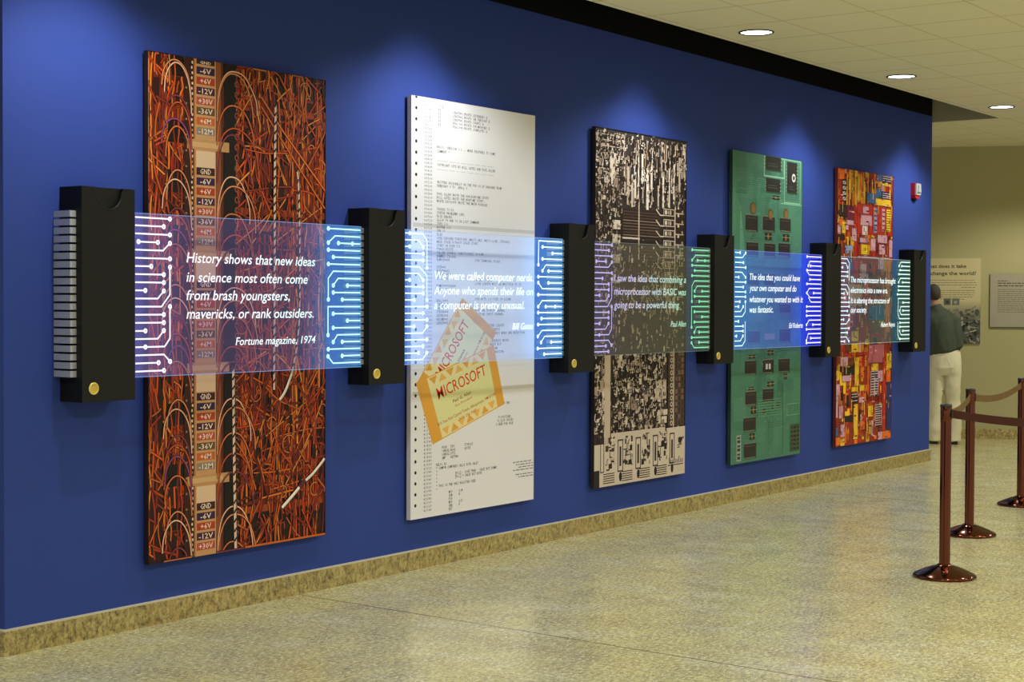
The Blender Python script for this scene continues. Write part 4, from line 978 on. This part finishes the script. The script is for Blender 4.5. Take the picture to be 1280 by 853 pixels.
def hand(wr, d, side):
    """palm and five bent fingers, folded in front of the body"""
    W_ = Vector(wr); d = Vector(d).normalized(); up = Vector((0, 0, 1)); sd = d.cross(up).normalized()
    P = [tube_pts([(*(W_), .024, .028), (*(W_+d*.045), .020, .040), (*(W_+d*.088), .014, .040)], 14)]
    for k, (l, r0) in enumerate(((.068, .0085), (.076, .009), (.070, .0085), (.055, .0078))):
        b0 = W_+d*.082+up*(.031-.0205*k); b1 = b0+d*l*.5+sd*side*.008; b2 = b1+d*l*.30+sd*side*.022; b3 = b2+d*l*.10+sd*side*.022
        P.append(tube_pts([(*b0, r0*1.1), (*b1, r0), (*b2, r0*.92), (*b3, r0*.75)], 10))
    t0 = W_+d*.025+up*.024; t1 = t0+d*.03+up*.028+sd*side*.012; t2 = t1+d*.034+up*.006+sd*side*.012
    P.append(tube_pts([(*t0, .013), (*t1, .0105), (*t2, .0085)], 10)); return P
pcs = [ellipsoid(hp(0, -.012, .022), (.074, .092, .098), HR), ellipsoid(hp(0, .028, -.045), (.056, .062, .072), HR), ellipsoid(hp(0, .098, -.018), (.013, .018, .022), HR), ellipsoid(hp(0, .083, -.058), (.024, .012, .010), HR)]
for s in (-1, 1):
    pcs.append(ellipsoid(hp(.082*s, -.008, -.008), (.012, .022, .034), HR+.45*s)); pcs.append(ellipsoid(hp(.030*s, .078, .012), (.012, .008, .008), HR))
pcs.append(tube_pts([(-.09, -.005, 1.46, .075, .06), (-.11, 0, 1.54, .056), (-.13, .01, 1.64, .056)]))
pcs.append(tube_pts([(0, 0, .86, .15, .10), (0, 0, 1.0, .155, .105), (-.03, 0, 1.15, .15, .10), (-.065, 0, 1.32, .16, .115), (-.09, 0, 1.44, .15, .09), (-.09, 0, 1.50, .09, .06)]))
for S_, E_l, W_r, si in ((SHR, ELR, WRR, 1), (SHL, ELL, WRL, -1)):
    c0 = (-.09+.10*si, 0, 1.435)
    pcs.append(tube_pts([(*c0, .055), (*S_, .052), (*(Vector(S_).lerp(Vector(E_l), .5)), .044), (*E_l, .039), (*(Vector(E_l).lerp(Vector(W_r), .4)), .037), (*W_r, .026)]))
    pcs += hand(W_r, (-.72*si, .55, .06 if si > 0 else -.05), -si)
for s in (-1, 1):
    pcs.append(tube_pts([(.08*s, 0, .92, .085), (.095*s, 0, .70, .075), (.10*s, .005, .48, .055), (.105*s, -.01, .30, .052), (.11*s, -.005, .08, .036), (.112*s, .04, .045, .034)]))
fused('body', pcs, MT['skin'], person, .0055, 3)
# hair: cap over the crown and back of the head
def hair_piece():
    V, F = ellipsoid(hp(0, -.014, .026), (.079, .098, .102), HR, 36, 28)
    keep = []
    for f in F:
        m = sum((V[i] for i in f), Vector())/len(f); c, s = math.cos(-HR), math.sin(-HR); dx, dy = m.x-HC[0], m.y-HC[1]; y = dx*s+dy*c; z = m.z-HC[2]
        if z > -.035+.03*math.sin(9*m.x) and y < .045+.2*max(0, z-.06) and not (y > -.025 and z < .03): keep.append(f)
    return V, keep
q = MB(); V, F = hair_piece(); q.add(V, F, MT['hair'], True); o = q.build('hair', person); md = o.modifiers.new('thick', 'SOLIDIFY'); md.thickness = .008; md.offset = -1
o['label'] = 'short dark greying hair'
# shirt
def wr_shirt(co): return .010*mnoise.noise(Vector((co.x*9, co.y*9, co.z*5)))+.006*mnoise.noise(Vector((co.x*22+5, co.y*22, co.z*10)))
pcs = [tube_pts([(.0, .0, 1.035, .172, .128), (-.005, .0, 1.06, .192, .15), (-.025, -.005, 1.14, .195, .152), (-.045, -.005, 1.26, .192, .148), (-.07, -.005, 1.38, .195, .145), (-.085, 0, 1.45, .185, .125), (-.095, 0, 1.50, .14, .10), (-.105, 0, 1.545, .082, .078), (-.115, .002, 1.585, .066, .066)], 30)]
for S_, E_l, W_r, si in ((SHR, ELR, WRR, 1), (SHL, ELL, WRL, -1)):
    c0 = (-.09+.10*si, 0, 1.435); S_, E_l, W_r = map(Vector, (S_, E_l, W_r))
    pcs.append(tube_pts([(*c0, .072), (*S_, .074), (*S_.lerp(E_l, .5), .072), (*E_l, .063), (*(E_l+Vector((0, .0, -.02))).lerp(W_r, .45), .062), (*E_l.lerp(W_r, .93), .046)]))
fused('shirt', pcs, MT['shirt'], person, .009, 5, wr_shirt)
# trousers
def wr_tr(co): return 0.018*mnoise.noise(Vector((co.x*7, co.y*7, co.z*5+3)))+.006*mnoise.noise(Vector((co.x*12, co.y*12, co.z*14)))
pcs = [tube_pts([(0, 0, .80, .15, .12), (0, -.012, .88, .188, .142), (0, -.01, .98, .185, .135), (0, 0, 1.065, .172, .118)], 28)]
for s in (-1, 1):
    pcs.append(tube_pts([(.085*s, -.012, .92, .10, .118), (.092*s, -.008, .76, .098, .112), (.098*s, 0, .5, .088, .094), (.102*s, -.012, .3, .088, .095), (.106*s, -.01, .12, .086, .096), (.108*s, -.004, .035, .092, .106)]))
fused('trousers', pcs, MT['khaki'], person, .009, 4, wr_tr)
for s in (-1, 1):
    q = MB(); V, F = tube_pts([(0, -.095, .045, .030, .036), (0, -.08, .048, .042, .046), (0, 0, .05, .044, .048), (0, .10, .04, .047, .036), (0, .17, .030, .042, .026), (0, .20, .024, .025, .018)], 18)
    V = [Vector((v.x+.11*s, v.y+.01, max(.012, v.z))) for v in V]; q.add(V, F, MT['shoe'], True)
    so = [(.11*s+x, .01+y) for x, y in ((-.034, -.115), (.034, -.115), (.042, 0), (.05, .10), (.04, .185), (0, .215), (-.04, .185), (-.05, .10), (-.042, 0))]; n = len(so)
    q.add([(x, y, .0) for x, y in so]+[(x, y, .022) for x, y in so], [tuple(range(n-1, -1, -1)), tuple(range(n, 2*n))]+[(i, (i+1) % n, n+(i+1) % n, n+i) for i in range(n)], MT['shoe'])
    q.build('shoe', person)
